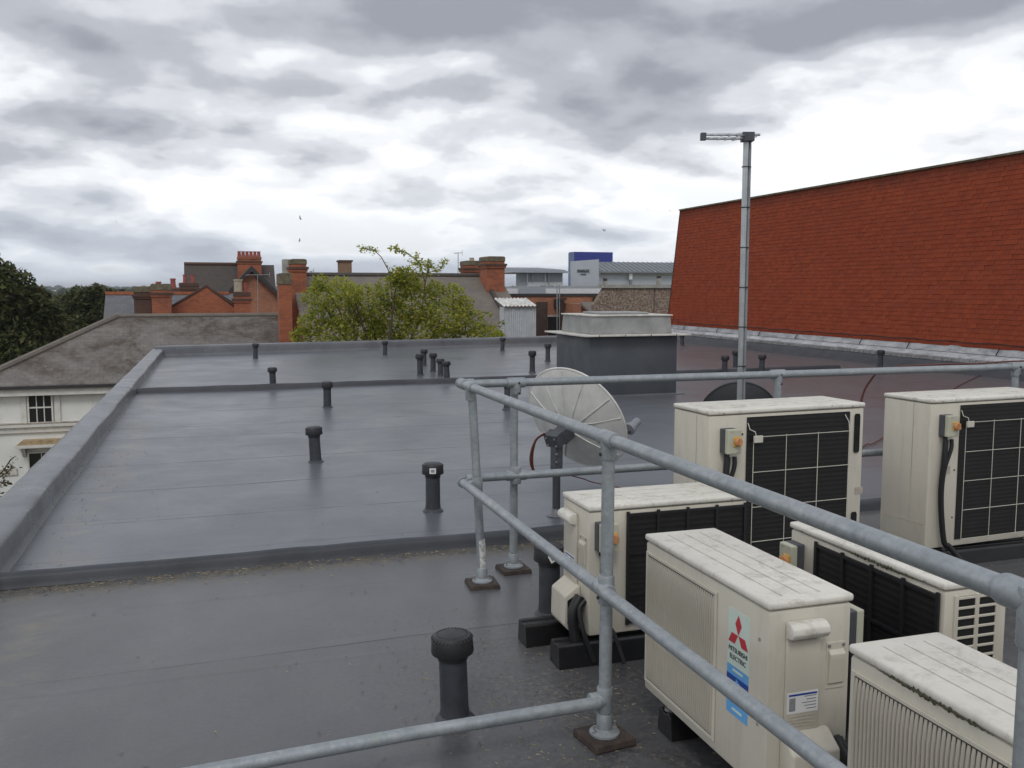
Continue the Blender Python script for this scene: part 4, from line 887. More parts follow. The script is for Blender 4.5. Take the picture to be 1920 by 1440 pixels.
# ================================================================== SATELLITE DISHES
def dish(label, base, C, az, el, rw, rh, mat, ribs=True, lnb=True):
    """az: facing azimuth (rad, from +Y towards +X), el: elevation"""
    t = thing('satellite_dish', label, 'satellite dish', base)
    nv = Vector((math.sin(az) * math.cos(el), math.cos(az) * math.cos(el), math.sin(el)))
    rt = nv.cross(Vector((0, 0, 1))).normalized(); upv = rt.cross(nv).normalized(); C = Vector(C)
    def P(a, r, off): return C + rt * (r * rw * math.cos(a)) + upv * (r * rh * math.sin(a)) + nv * off
    def depth(r): return -.105 * (1 - r * r)
    n = 48; rr = [0, .15, .3, .45, .6, .75, .9, 1.0]
    v = []; f = []
    for r in rr:
        for k in range(n): v.append(P(2 * math.pi * k / n, max(r, .001), depth(r)))
    m0 = len(v)
    for r in rr:
        for k in range(n): v.append(P(2 * math.pi * k / n, max(r, .001) * 1.0, depth(r) - .006))
    for i in range(len(rr) - 1):
        for k in range(n):
            a, b_ = i * n + k, i * n + (k + 1) % n
            f.append((a, b_, b_ + n, a + n)); f.append((m0 + a, m0 + a + n, m0 + b_ + n, m0 + b_))
    build(MB().add(v, f), 'reflector', mat, t, True, smooth=50)
    rim = MB(); rim.tube([P(2 * math.pi * k / n, 1.0, -.001) for k in range(n + 1)], .009, 8, False); build(rim, 'rim', mat, t, True, smooth=60)
    if ribs:
        def rib(p_list, h=.009):
            m = MB(); vv = []; ff = []
            for (x, y) in p_list:
                r = min(1, math.hypot(x, y)); c = C + rt * (x * rw) + upv * (y * rh) + nv * (depth(r) - .006)
                vv += [c + nv * .002, c - nv * h]
            # thin blade with thickness
            side = None; out = []
            for i in range(0, len(vv) - 2, 2):
                d = (vv[i + 2] - vv[i]).normalized().cross(nv) * .0025
                o = len(m.v); m.add([vv[i] - d, vv[i + 2] - d, vv[i + 2] + d, vv[i] + d, vv[i + 1] - d, vv[i + 3] - d, vv[i + 3] + d, vv[i + 1] + d], TF)
            build(m, 'rib', 'dish_white', t, True)
        for a in (30, 62, 90, 118, 150, 205, 240, 318):
            c_, s_ = math.cos(R(a)), math.sin(R(a)); rib([(c_ * q, s_ * q - .10 * (1 - q)) for q in (.12, .4, .7, .97)])
        rib([(-.97, .12), (-.5, .06), (0, .04), (.5, .06), (.97, .12)], .009)
    back = C - nv * .12 - upv * (rh * .32)
    b0 = Vector(base); top = Vector((b0.x, b0.y, back.z - .02))
    build(MB().tube([b0, top], .030, 14), 'mount_pole', 'kerb_shade_dark', t, True, smooth=50)
    build(MB().lathe([(.075, -.004), (.065, .006), (.042, .02), (.034, .05)], b0, 18), 'pole_boot', 'coating', t, True, smooth=50)
    if lnb:
        sl = MB(); sl.lathe([(.047, -.19), (.05, -.15), (.05, .02), (.038, .045)], top, 6); build(sl, 'pole_bracket', 'mount_grey', t, True, bevel=.004)
        hb = MB(); c0 = top + Vector((0, 0, .035)); M = Matrix((rt, nv, upv)).transposed()
        def ob(x0, x1, y0, y1, z0, z1): 
            return [c0 + M @ Vector(p) for p in BX(x0, x1, y0, y1, z0, z1).v]
        hb.add(ob(-.065, .065, -.055, .04, -.02, .085), BX(0, 1, 0, 1, 0, 1).f); build(hb, 'mount_head', 'mount_grey', t, True, bevel=.006)
        hb = MB(); hb.add(ob(-.05, .05, .04, .16, -.045, .07), BX(0, 1, 0, 1, 0, 1).f); build(hb, 'mount_arm', 'mount_grey', t, True, bevel=.006)
        for dx, dz in ((-.04, .0), (.04, .0), (-.04, .06), (.04, .06)):
            q = c0 + M @ Vector((dx, -.056, dz)); build(MB().tube([q, q - nv * .008], .008, 8), 'bolt', 'bolt_steel', t, True)
        for dz in (-.05, -.11): q = top + Vector((-.02, -.05, dz)); build(MB().tube([q, q + Vector((0, -.008, 0))], .008, 8), 'bolt', 'bolt_steel', t, True)
        foc = C + nv * .62 - upv * .44
        build(MB().tube([C - upv * (rh * .97) - nv * .01, C - upv * (rh * .75) + nv * .28, foc - upv * .045], .014, 8), 'feed_arm', 'mount_grey', t, True, smooth=50)
        build(MB().tube([foc + nv * .09, foc + nv * .02, foc - nv * .03, foc - nv * .05], [.035, .035, .052, .052], 16), 'feed_horn', 'lnb_grey', t, True, smooth=50)
        cbm = MB()
        for k in range(3):
            o_ = Vector((-.006 * k, -.004 * k, .002 * k)); p0 = c0 + M @ Vector((-.05, -.04, .09))
            cbm.tube(spline([p0 + o_, p0 + Vector((-.08, -.02, -.05)) + o_, p0 + Vector((-.11 - .006 * k, -.03, -.18)) + o_, p0 + Vector((-.08, -.03, -.29)) + o_, top + Vector((-.03, -.045, -.20)) + o_ * .5]), .0055, 6)
        build(cbm, 'coax_cable', 'cable_brown', t, True, smooth=60)
    return t
db = onz(1043, 965); dish('white satellite dish seen from behind on a dark pole, ribbed back', (db.x, db.y, 0), (db.x + .20, db.y + .10, .72), YAW + R(42), R(24), .45, .43, 'dish_white')
d2 = atd(1390, 778, 7.35); dish('dark grey satellite dish behind the antenna mast', (d2.x, d2.y, 0), (d2.x, d2.y + .05, d2.z - .02), YAW + R(6), R(22), .305, .31, 'dish_dark', False, False)

# ================================================================== ANTENNA MAST
mp = atd(1387, 740, 6.5); mt = atd(1400, 258, 6.5)
am = thing('antenna_mast', 'tall galvanised mast with a log periodic aerial pointing sideways', 'antenna mast', (mp.x, mp.y, 0))
MX, MY, MZT = mp.x, mp.y, mt.z
build(MB().tube([(MX, MY, 0), (MX, MY, MZT)], .0195, 16), 'mast_tube', 'aluminium', am, True, smooth=50)
build(MB().tube([(MX + .028, MY - .008, .5), (MX + .028, MY - .008, MZT - .10), (MX + .026, MY - .006, MZT - .02)], .0095, 10), 'aerial_cable', 'lnb_grey', am, True, smooth=50)
build(MB().lathe([(.09, 0), (.09, .01), (.035, .015), (.032, .09)], (MX, MY, 0), 16), 'mast_foot', 'galvanised', am, True, smooth=50)
for k in range(9):
    z = .35 + k * .273; m = MB(); m.tube([(MX + .008 + .032 * math.cos(a), MY + .024 * math.sin(a), z) for a in [2 * math.pi * q / 16 for q in range(17)]], .0035, 6, False); build(m, 'cable_tie', 'cable_black', am, True)
bd = -_rt   # aerial points to the left across the view
ta = Vector((MX, MY - .035, MZT - .015)); lf = _fw.copy(); lf.z = 0; lf.normalize()
an = build(MB().tube([ta - bd * .075, ta + bd * .30], .0085, 8), 'aerial_boom', 'aluminium', am, True, smooth=50)
build(MB().tube([ta - bd * .02 + Vector((0, 0, -.026)), ta + bd * .30 + Vector((0, 0, -.026))], .0085, 8), 'aerial_boom', 'aluminium', am, True, smooth=50)
eb = MB(); c0 = ta + bd * .31 + Vector((0, 0, -.013)); eb.add([c0 + bd * a + lf * b + Vector((0, 0, c)) for c in (-.025, .025) for a, b in ((-.018, -.02), (.018, -.02), (.018, .02), (-.018, .02))], TF); build(eb, 'boom_end_block', 'mount_grey', am, True, bevel=.003)
cl = MB(); c0 = ta + Vector((0, 0, -.013)); cl.add([c0 + bd * a + lf * b + Vector((0, 0, c)) for c in (-.03, .03) for a, b in ((-.035, -.02), (.045, -.02), (.045, .06), (-.035, .06))], TF); build(cl, 'mast_clamp', 'mount_grey', am, True, bevel=.003)
for k in range(10):
    q = ta + bd * (.285 - k * .027 * (1 + k * .012)); ln = .030 + k * .0085; dz = Vector((0, 0, -.026 if k % 2 else 0)); tl = lf + _rt * .9 + Vector((0, 0, .28))
    build(MB().tube([q + dz, q + dz + tl * ln], .0042, 5), 'aerial_element', 'aluminium', am, True); build(MB().tube([q + Vector((0, 0, -.026)) - dz, q + Vector((0, 0, -.026)) - dz - tl * ln], .0042, 5), 'aerial_element', 'aluminium', am, True)
# cables about the rail
def cable(nm, lab, pts, r, mat): return tag(build(MB().tube(spline(pts), r, 8), nm, mat, smooth=60), lab, 'cable')
cable('coax_cable', 'brown cable lying along the top of the back guard rail', [(4.4, 5.21, ZT + .024), (4.8, 5.215, ZT + .032), (5.1, 5.2, ZT + .03), (5.45, 5.21, ZT + .038), (6.2, 5.22, ZT + .03)], .006, 'cable_brown')
cable('coax_cable', 'brown cable hanging from the back rail beside the tall unit', [(4.33, 5.24, ZT + .02), (4.27, 5.27, ZT - .06), (4.22, 5.3, ZT - .2), (4.2, 5.32, .6), (4.2, 5.35, .02)], .008, 'cable_brown')
a_, b_ = onz(1060, 888, .12), onz(1140, 908, .05)
cable('coax_cable', 'thin red cable running over the roof from the white dish pole', [onz(1046, 880, .30), onz(1062, 889, .2), onz(1095, 898, .10), onz(1125, 907, .03), onz(1300, 940, .01)], .005, 'cable_brown')
cable('coax_cable', 'thin red cable crossing the roof beyond the tall corner unit', [onz(1600, 850, .01), onz(1625, 833, .01), onz(1660, 818, .01), onz(1790, 728, .01), onz(1850, 698, .01)], .007, 'cable_brown')

# ================================================================== BACKGROUND BUILDINGS
def at(px, py, Y): return ony(px, py, Y)
def gable_roof_prism(x0, x1, ye, ze, yr, zr, yb, zb, th=.14):
    return [(ye, ze), (yr, zr), (yb, zb), (yb, zb - th), (yr, zr - th * 1.1), (ye, ze - th)]
def chimney(par, x0, x1, y0, y1, z0, z1, mat='brick_red', cap='weathered_stone', pots=(), corbel=True, potmat='pot_red', poth=.42, caph=.22):
    st = build(MB().box(x0, x1, y0, y1, z0, z1 - caph), 'chimney', mat, par, True)
    w_ = x1 - x0
    if corbel:
        for k, (dz, o) in enumerate(((.30, .05), (.20, .09))):
            build(MB().box(x0 - o, x1 + o, y0 - o, y1 + o, z1 - caph - dz, z1 - caph - dz + .10 - .003 * k), 'corbel', mat if k == 0 else 'brick_dark', st, True)
    build(MB().prism([(x0 - .03, z1 - caph + .002), (x1 + .03, z1 - caph + .002), (x1 + .02, z1 - .03), (x1 - .06, z1), (x0 + .06, z1), (x0 - .02, z1 - .03)], 'y', y0 - .03, y1 + .03), 'chimney_cap', cap, st, True, bevel=.02)
    for px_, hs in pots:
        build(MB().lathe([(.13, -.03), (.125, .05), (.10, poth * hs * .8), (.125, poth * hs * .85), (.12, poth * hs), (.09, poth * hs)], (x0 + px_ * w_, (y0 + y1) / 2, z1), 12), 'chimney_pot', potmat, st, True, smooth=40)
    return st
def sash(par, x0, x1, z0, z1, y, cols, rows, nm='window'):
    wn = build(MB().box(x0, x1, y - .02, y + .05, z0, z1), nm, 'window_glass', par, True)
    fr = MB(); t_ = .055
    fr.box(x0 - t_, x0, y - .07, y + .03, z0 - t_, z1 + t_); fr.box(x1, x1 + t_, y - .07, y + .03, z0 - t_, z1 + t_); fr.box(x0, x1, y - .07, y + .03, z1, z1 + t_); fr.box(x0, x1, y - .07, y + .03, z0 - t_, z0)
    build(fr, 'window_frame', 'white_paint', wn, True)
    gb = MB(); b_ = .016
    for c in range(1, cols): x = x0 + (x1 - x0) * c / cols; gb.box(x - b_, x + b_, y - .045, y - .021, z0, z1)
    for r in range(1, rows): z = z0 + (z1 - z0) * r / rows; gb.box(x0, x1, y - .047, y - .0205, z - b_ * 1.6, z + b_ * 1.6)
    build(gb, 'glazing_bar', 'white_paint', wn, True)
    return wn
# ---- white house with mossy hipped slate roof
HY_ = 36.0
e0 = at(0, 722, HY_); rl = at(220, 594, 40.5); rr_ = at(520, 590, 40.5)
wh = thing('white_house', 'white stucco house with mossy hipped slate roof and sash windows', 'house', (-2, 38, GZ))
zE = -1.62; hx0_, hx1_ = rl.x - 4.55, at(523, 590, 40.5).x; zR = rl.z
build(MB().box(hx0_ + .3, hx1_, HY_, 45.0, GZ, zE - .05), 'wall', 'stucco', wh, True)
rf = MB(); ye = HY_ - .32; yb = 45.3
rf.add([(hx0_, ye, zE), (hx1_, ye, zE), (hx1_, yb, zE), (hx0_, yb, zE), (rl.x, 40.5, zR), (hx1_, 40.5, zR), (hx0_, ye, zE - .08), (hx1_, ye, zE - .08), (hx1_, yb, zE - .08), (hx0_, yb, zE - .08)],
       [(0, 1, 5, 4), (3, 4, 5, 2), (0, 4, 3), (1, 2, 5), (0, 6, 7, 1), (6, 9, 8, 7), (0, 3, 9, 6), (2, 8, 9, 3), (1, 7, 8, 2)])
rfo = build(rf, 'roof', 'slate_mossy', wh, True)
hp = MB(); hp.tube([(hx0_, ye, zE + .03), (rl.x, 40.5, zR + .03)], .13, 8); build(hp, 'hip_tile', 'slate_stone', rfo, True)
hp = MB(); hp.tube([(rl.x, 40.5, zR + .02), (hx1_, 40.5, zR + .02)], .10, 8); build(hp, 'ridge_tile', 'slate_stone', rfo, True)
build(MB().box(hx0_ - .03, hx1_, ye - .10, ye - .005, zE - .12, zE - .02), 'gutter', 'gutter_dark', rfo, True)
build(MB().box(hx0_ + .2, hx1_, ye + .02, HY_ - .003, zE - .36, zE - .09), 'soffit', 'white_paint', wh, True)
p0, p1 = at(52, 737, HY_), at(100, 790, HY_)
sash(wh, p0.x + .03, p1.x - .03, p1.z, p0.z, HY_ - .02, 3, 2)
build(MB().box(p0.x - .25, p0.x - .06, HY_ - .06, HY_ - .002, p1.z - .1, p0.z + .14), 'window_surround', 'white_paint', wh, True); build(MB().box(p1.x + .06, p1.x + .25, HY_ - .06, HY_ - .002, p1.z - .1, p0.z + .14), 'window_surround', 'white_paint', wh, True)
build(MB().box(p0.x - .12, p1.x + .12, HY_ - .16, HY_ - .003, p1.z - .16, p1.z - .07), 'window_sill', 'peeling_and_shade', wh, True)
q0, q1 = at(0, 797, HY_), at(0, 813, HY_)
build(MB().prism([(HY_ - .003, q1.z), (HY_ - .09, q1.z), (HY_ - .09, q1.z + .16), (HY_ - .18, q1.z + .2), (HY_ - .18, q0.z), (HY_ - .003, q0.z + .05)], 'x', hx0_ + .3, hx1_), 'string_course', 'white_paint', wh, True)
build(MB().box(hx0_ + .3, hx1_, HY_ - .185, HY_ - .004, q0.z + .02, q0.z + .05), 'course_top', 'peeling_and_shade', wh, True)
q0, q1 = at(28, 824, HY_ - .4), at(130, 836, HY_ - .4)
hd = build(MB().box(q0.x, q1.x + .3, HY_ - .55, HY_ - .003, q1.z, q1.z + .10), 'window_hood', 'white_paint', wh, True)
build(MB().prism([(q0.x + .04, q1.z + .102), (q1.x + .26, q1.z + .102), (q1.x + .1, q1.z + .24), (q0.x + .2, q1.z + .24)], 'y', HY_ - .5, HY_ - .004), 'hood_top', 'stained_stone', hd, True)
for xx in (q0.x + .15, q1.x + .1): build(MB().prism([(HY_ - .003, q1.z - .4), (HY_ - .12, q1.z - .3), (HY_ - .42, q1.z - .003), (HY_ - .003, q1.z - .003)], 'x', xx, xx + .12), 'hood_bracket', 'white_paint', hd, True)
p0, p1 = at(55, 850, HY_), at(104, 905, HY_)
sash(wh, p0.x, p1.x, p1.z - .4, p0.z, HY_ - .02, 2, 2)
sg = at(14, 886, HY_ - .1); build(MB().box(sg.x - .32, sg.x + .30, HY_ - .05, HY_ - .004, sg.z - .13, sg.z + .13), 'name_plate', 'cap_flange', wh, True, bevel=.02)
# tall chimney breast at its right gable
c0, c1 = at(522, 512, 37.6), at(546, 512, 37.6)
chimney(wh, c0.x, c1.x, 37.6, 38.6, -6, c0.z, 'brick_red', 'weathered_stone', caph=.45, corbel=False)
# ---- slate house behind the tree
mh = thing('slate_house', 'brick house with steep weathered slate roof behind the leafy tree', 'house', (8, 40, GZ))
mx0, mx1 = at(548, 520, 41).x, at(905, 516, 41).x; zr = at(740, 517, 41).z
build(MB().box(mx0 + .1, mx1 - .12, 36.2, 46, GZ, -.9), 'wall', 'brick_orange', mh, True)
build(MB().prism([(36.2, -.9), (41, zr - .25), (46, -.9)], 'x', mx0 + .1, mx1 - .12), 'gable_wall', 'brick_orange', mh, True)
prof = [(34.6, -1.05), (35.6, -.62), (36.6, .0), (37.6, .62), (39.2, 1.42), (41, zr)]
pp = prof + [(46.4, -1.0), (46.4, -1.15), (41, zr - .16)] + [(a, b - .14) for a, b in prof[::-1][1:]]
mrf = build(MB().prism(pp, 'x', mx0, mx1), 'roof', 'slate_stone', mh, True)
# coped verge on the right end with lighter slates
vg = [(a, b + .03) for a, b in prof]; build(MB().prism(vg + [(a, b - .3) for a, b in vg[::-1]], 'x', mx1 + .005, mx1 + .75), 'verge', 'slate_stone', mrf, True)
build(MB().prism([(a, b + .16) for a, b in prof[1:]] + [(a, b + .02) for a, b in prof[::-1][:-1]], 'x', mx1 - .12, mx1 + .04), 'verge_upstand', 'slate_dark', mrf, True)
build(MB().tube([(mx0, 41, zr + .02), (mx1, 41, zr + .02)], .11, 8), 'ridge_tile', 'slate_dark', mrf, True)
a0, a1 = at(907, 481, 40), at(940, 481, 40); chimney(mh, a0.x, a1.x, 39.5, 40.7, .5, a0.z, 'brick_red')
a0, a1 = at(868, 489, 42.5), at(899, 489, 42.5); chimney(mh, a0.x, a1.x, 42.1, 43.0, .8, a0.z, 'brick_red', pots=((.55, .35),), potmat='pot_buff')
a0, a1 = at(543, 486, 40), at(572, 486, 40); chimney(mh, a0.x, a1.x, 39.5, 40.6, -3, a0.z, 'brick_red')
a0, a1 = at(529, 486, 41.5), at(545, 486, 41.5); build(MB().box(a0.x, a1.x, 41.3, 41.8, .5, a0.z), 'cement_flue', 'cement', mh, True, bevel=.03)
def tv_aerial(px, py0, py1, Y, label, wpx, white=True, els=5):
    b, tp = at(px, py0, Y), at(px, py1, Y); t = thing('tv_aerial', label, 'tv aerial', (b.x, Y, b.z))
    build(MB().tube([b, tp], .018, 6), 'aerial_pole', 'galvanised', t, True)
    hw = wpx * Y / FPX / 2
    build(MB().tube([(tp.x - hw, Y, tp.z - .03), (tp.x + hw, Y, tp.z + .01)], .014, 6), 'aerial_boom', 'aluminium', t, True)
    for k in range(els):
        x = tp.x - hw + 2 * hw * k / (els - 1); build(MB().tube([(x, Y - .12, tp.z), (x + .02, Y + .12, tp.z + .01)], .008, 5), 'aerial_element', 'aluminium', t, True)
    build(MB().tube([(tp.x + hw, Y, tp.z - .14), (tp.x + hw, Y, tp.z + .14)], .010, 5), 'reflector_bar', 'aluminium', t, True)
tv_aerial(859, 520, 474, 42.8, 'thin television aerial beside the small capped chimney', 16)
tv_aerial(584, 522, 508, 44, 'short television aerial above the slate ridge by the tall red chimney', 8)
# buff chimney beyond
bc = thing('buff_chimney', 'plain buff brick chimney rising behind the slate ridge', 'chimney', (at(647, 520, 52).x, 52, GZ))
a0, a1 = at(635, 488, 52), at(657, 488, 52); build(MB().box(a0.x, a1.x, 51.5, 52.5, GZ, a0.z - .1), 'shaft', 'brick_buff', bc, True); build(MB().box(a0.x - .06, a1.x + .06, 51.44, 52.56, a0.z - .098, a0.z), 'top_course', 'brick_dark', bc, True)
for px_, lb in ((617, 'small red chimney pot over the slate ridge, farther from the buff chimney'), (624, 'small red chimney pot over the slate ridge, closest to the buff chimney')):
    q = at(px_, 515, 53); o = thing('chimney_pot', lb, 'chimney pot', (q.x, 53, q.z - 1.2), group='pots over the slate ridge'); build(MB().lathe([(.10, -1), (.10, 1.15), (.12, 1.16), (.12, 1.25), (.09, 1.25)], (0, 0, 0), 10), 'pot_body', 'pot_red', o, smooth=40)
# ---- red brick house with six pots
rh_ = thing('brick_house', 'tall red brick house with dark roof, front gable and six red pots', 'house', (0, 64, GZ))
Yg = 62.0; gl, gp, grt = at(424, 548, Yg), at(471, 499, Yg), at(530, 555, Yg)
build(MB().prism([(gl.x + .2, GZ), (grt.x - .2, GZ), (grt.x - .2, grt.z - .1), (gp.x, gp.z - .25), (gl.x + .2, gl.z - .1)], 'y', Yg, Yg + 7), 'gable_wall', 'brick_orange', rh_, True)
zr2 = at(400, 496, 67).z; xl2 = at(345, 496, 67).x; xr2 = grt.x - .2
th_ = .22
def slab(p): return p
gr2 = MB(); gr2.prism([(gl.x - .25, gl.z - .28), (gp.x, gp.z), (grt.x + .25, grt.z - .28), (grt.x + .25, grt.z - .55), (gp.x, gp.z - .27), (gl.x - .25, gl.z - .55)], 'y', Yg - .35, Yg + 7); build(gr2, 'gable_roof', 'slate_dark', rh_, True)
bb = MB(); bb.prism([(gl.x - .27, gl.z - .30), (gp.x, gp.z + .02), (grt.x + .27, grt.z - .30), (grt.x + .27, grt.z - .62), (gp.x, gp.z - .33), (gl.x - .27, gl.z - .62)], 'y', Yg - .42, Yg - .36); build(bb, 'barge_board', 'gutter_dark', rh_, True)
build(MB().prism([(62.6, -1.4), (67, zr2), (72, -1.2), (72, -1.5), (67, zr2 - .3), (62.6, -1.7)], 'x', xl2, xr2), 'main_roof', 'slate_dark', rh_, True)
build(MB().prism([(63.2, GZ), (63.2, -1.8), (67, zr2 - .4), (71.5, -1.6), (71.5, GZ)], 'x', xl2 + .15, xr2 - .1), 'wall', 'brick_red', rh_, True)
build(MB().tube([(xl2, 67, zr2 + .03), (gp.x + .5, 67, zr2 + .03)], .12, 8), 'ridge_tile', 'brick_dark', rh_, True)
a0, a1 = at(445, 481, 66), at(489, 481, 66)
chimney(rh_, a0.x, a1.x, 65.6, 66.6, 1.5, a0.z, 'brick_red', 'brick_red', pots=[((k + .5) / 6, 1) for k in range(6)], poth=.36, caph=.2)
a0, a1 = at(336, 530, 61.2), at(372, 530, 61.2); chimney(rh_, a0.x, a1.x, 60.9, 61.7, -6, a0.z, 'brick_dark', 'brick_dark', pots=((.3, 1.0), (.7, 1.0)), poth=.5)
tv_aerial(483, 586, 515, 57, 'white television aerial in front of the orange brick gable', 42, els=9)
# ---- row of older houses just behind the white house ridge
ro = thing('terrace_house', 'low red brick house with small gable and chimney stacks behind white house', 'house', (-3, 48, GZ))
Yr = 47.0
ga, gb_, gc = at(316, 583, Yr), at(387, 538, Yr), at(440, 583, Yr)
build(MB().prism([(ga.x, GZ), (gc.x, GZ), (gc.x, gc.z + .15), (gb_.x, gb_.z), (ga.x, ga.z + .05)], 'y', Yr, Yr + .35), 'gable_wall', 'brick_red', ro, True)
build(MB().prism([(ga.x, ga.z + .12), (gb_.x, gb_.z + .08), (gc.x + .3, gc.z + .2), (gc.x + .3, gc.z + .04), (gb_.x, gb_.z - .1), (ga.x, ga.z - .06)], 'y', Yr + .36, Yr + 7), 'roof', 'slate_dark', ro, True)
cpb = MB(); cpb.prism([(ga.x - .05, ga.z + .06), (gb_.x, gb_.z + .012), (gc.x + .05, gc.z + .16), (gc.x + .05, gc.z + .26), (gb_.x, gb_.z + .11), (ga.x - .05, ga.z + .16)], 'y', Yr - .05, Yr + .34); build(cpb, 'gable_coping', 'brick_dark', ro, True)
a0, a1 = at(438, 547, Yr - .3), at(469, 547, Yr - .3); chimney(ro, a0.x, a1.x, Yr - .4, Yr + .5, -4, a0.z, 'brick_red', 'brick_dark', pots=((.72, .9),), poth=.45)
build(MB().lathe([(.20, -.05), (.19, .5), (.22, .52), (.22, .6), (.15, .6)], (a0.x + .22, Yr, a0.z), 12), 'buff_pot', 'pot_buff', ro, True, smooth=40)
a0, a1 = at(251, 537, Yr), at(283, 537, Yr); chimney(ro, a0.x, a1.x, Yr - .3, Yr + .6, -4, a0.z, 'brick_dark', 'weathered_stone', caph=.28)
a0, a1 = at(284, 532, Yr - .6), at(320, 532, Yr - .6); chimney(ro, a0.x, a1.x, Yr - 1, Yr - .1, -4, a0.z, 'brick_red', 'weathered_stone', caph=.3)
sr = at(198, 551, 50); se = at(330, 551, 50); zs = at(230, 590, 47.5).z
bl = thing('blue_slate_house', 'house with smooth blue grey slate roof and orange ridge tiles', 'house', (sr.x + 2, 51, GZ))
build(MB().prism([(46.8, sr.z - 2.6), (50, sr.z), (53.5, sr.z - 2.6), (53.5, sr.z - 2.75), (50, sr.z - .16), (46.8, sr.z - 2.75)], 'x', sr.x, se.x + 3), 'roof', 'slate_blue', bl, True)
build(MB().prism([(47.2, GZ), (47.2, sr.z - 2.5), (50, sr.z - .2), (53, sr.z - 2.5), (53, GZ)], 'x', sr.x + .1, se.x + 2.9), 'wall', 'brick_red', bl, True)
rg = MB().box(0, .44, -.1, .1, -.05, .10).mesh('ridge_tile', 'brick_red')
for k in range(int((se.x + 3 - sr.x) / .45)): link('ridge_tile', rg, bl, Vector((sr.x + k * .45, 50, sr.z + .01)) - Vector(bl.location))
vs_ = thing('roof_vent_stack', 'row of small red pots and a ridge finial behind brick stacks', 'chimney', (at(305, 545, 55).x, 55, GZ))
a0, a1 = at(290, 540, 55), at(337, 540, 55); build(MB().box(a0.x, a1.x, 54.6, 55.6, GZ, a0.z), 'stack', 'brick_dark', vs_, True, bevel=.05)
for px_, h_ in ((297, 528), (304, 533), (309, 533), (324, 522)):
    q = at(px_, h_, 55); build(MB().lathe([(.16, a0.z - .05), (.13, q.z - .1), (.16, q.z - .08), (.15, q.z)], (q.x, 55, 0), 10), 'chimney_pot', 'pot_red', vs_, True, smooth=40)
# ---- corrugated shed
Ys = 33.5; sl_, sr_ = at(946, 575, Ys), at(1005, 575, Ys); st_ = at(975, 560, Ys + 1.2)
cs = thing('corrugated_shed', 'white corrugated metal shed beside the slate house gable', 'shed', (sl_.x + .6, Ys + 1, GZ))
n = 15; v = []; f = []
for k in range(n * 2 + 1):
    x = sl_.x + (sr_.x - sl_.x) * k / (n * 2); y = Ys + (.045 if k % 2 else 0); v += [(x, y, GZ), (x, y, sl_.z)]
for k in range(n * 2): f.append((2 * k, 2 * k + 2, 2 * k + 3, 2 * k + 1))
build(MB().add(v, f), 'wall_sheet', 'corrugated', cs, True)
v = []; f = []; n = 9
for k in range(n * 2 + 1):
    x = sl_.x - .05 + (sr_.x - sl_.x + .1) * k / (n * 2); dz = (.05 if k % 2 else 0); v += [(x, Ys - .12, sl_.z + .0 + dz), (x, Ys + 1.2, st_.z + dz)]
for k in range(n * 2): f.append((2 * k, 2 * k + 2, 2 * k + 3, 2 * k + 1))
build(MB().add(v, f), 'roof_sheet', 'corrugated_roof', cs, True)
build(MB().box(sl_.x + .02, sr_.x - .02, Ys + .06, Ys + .7, GZ, sl_.z - .02), 'shed_body', 'corrugated', cs, True)
# ---- orange brick rear building with white parapet band
Yo = 46.0; ol, o_r = at(930, 556, Yo), at(1150, 556, Yo)
ob_ = thing('brick_workshop', 'orange brick flat roofed building with dark doors and white fascia', 'building', (12, 48, GZ))
build(MB().box(ol.x, o_r.x, Yo, 56, GZ, ol.z), 'wall', 'brick_orange', ob_, True)
build(MB().box(ol.x - .05, o_r.x, Yo - .06, 56, ol.z + .003, ol.z + .14), 'roof_edge', 'gutter_dark', ob_, True)
a0, a1 = at(1023, 554, Yo + 1.5), at(1130, 541, Yo + 1.5); build(MB().box(a0.x, a1.x, Yo + 1.5, Yo + 1.8, ol.z + .145, a1.z), 'white_fascia', 'panel_white', ob_, True)
a0, a1 = at(940, 555, Yo + 1.5), at(974, 541, Yo + 1.5); build(MB().box(a0.x, a1.x, Yo + 1.5, Yo + 1.8, ol.z + .145, a1.z), 'white_fascia', 'panel_white', ob_, True)
a0, a1 = at(974, 555, Yo + 1.3), at(1023, 541, Yo + 1.3); build(MB().box(a0.x, a1.x, Yo + 1.3, Yo + 1.8, ol.z + .145, a1.z), 'grey_fascia', 'panel_grey', ob_, True)
def facebox(px0, py0, px1, py1, Y, d, nm, mat, par):
    a, b = at(px0, py1, Y), at(px1, py0, Y); return build(MB().box(a.x, b.x, Y - d, Y - .003, a.z, b.z), nm, mat, par, True)
facebox(1005, 566, 1026, 640, Yo, .06, 'doorway', 'door_brown', ob_); facebox(1038, 561, 1050, 577, Yo, .25, 'vent_box', 'gutter_dark', ob_); facebox(1027, 594, 1048, 640, Yo, .05, 'doorway', 'dark_void', ob_)
facebox(1026, 590, 1049, 594, Yo, .08, 'door_lintel', 'cement', ob_); facebox(1111, 557, 1122, 564, Yo, .3, 'wall_lamp', 'gutter_dark', ob_)
for px_, pt, mt_ in ((1044.5, 534, 'galvanised'), (1049, 534, 'galvanised'), (1052, 562, 'door_brown'), (1056, 562, 'door_brown')):
    a, b = at(px_, 640, Yo - .35), at(px_, pt, Yo - .35); build(MB().tube([a, b], .05 if pt == 562 else .03, 8), 'down_pipe', mt_, ob_, True, smooth=60)
facebox(1047, 558, 1059, 563, Yo - .2, .3, 'hopper', 'door_brown', ob_)
lt = thing('lean_to', 'small lean-to with lichened roof against the orange brick wall', 'lean-to', (at(1105, 600, 43).x, 43, GZ))
a, b, c = at(1082, 598, 43.5), at(1090, 570, 43.5), at(1125, 570, 43.5); 
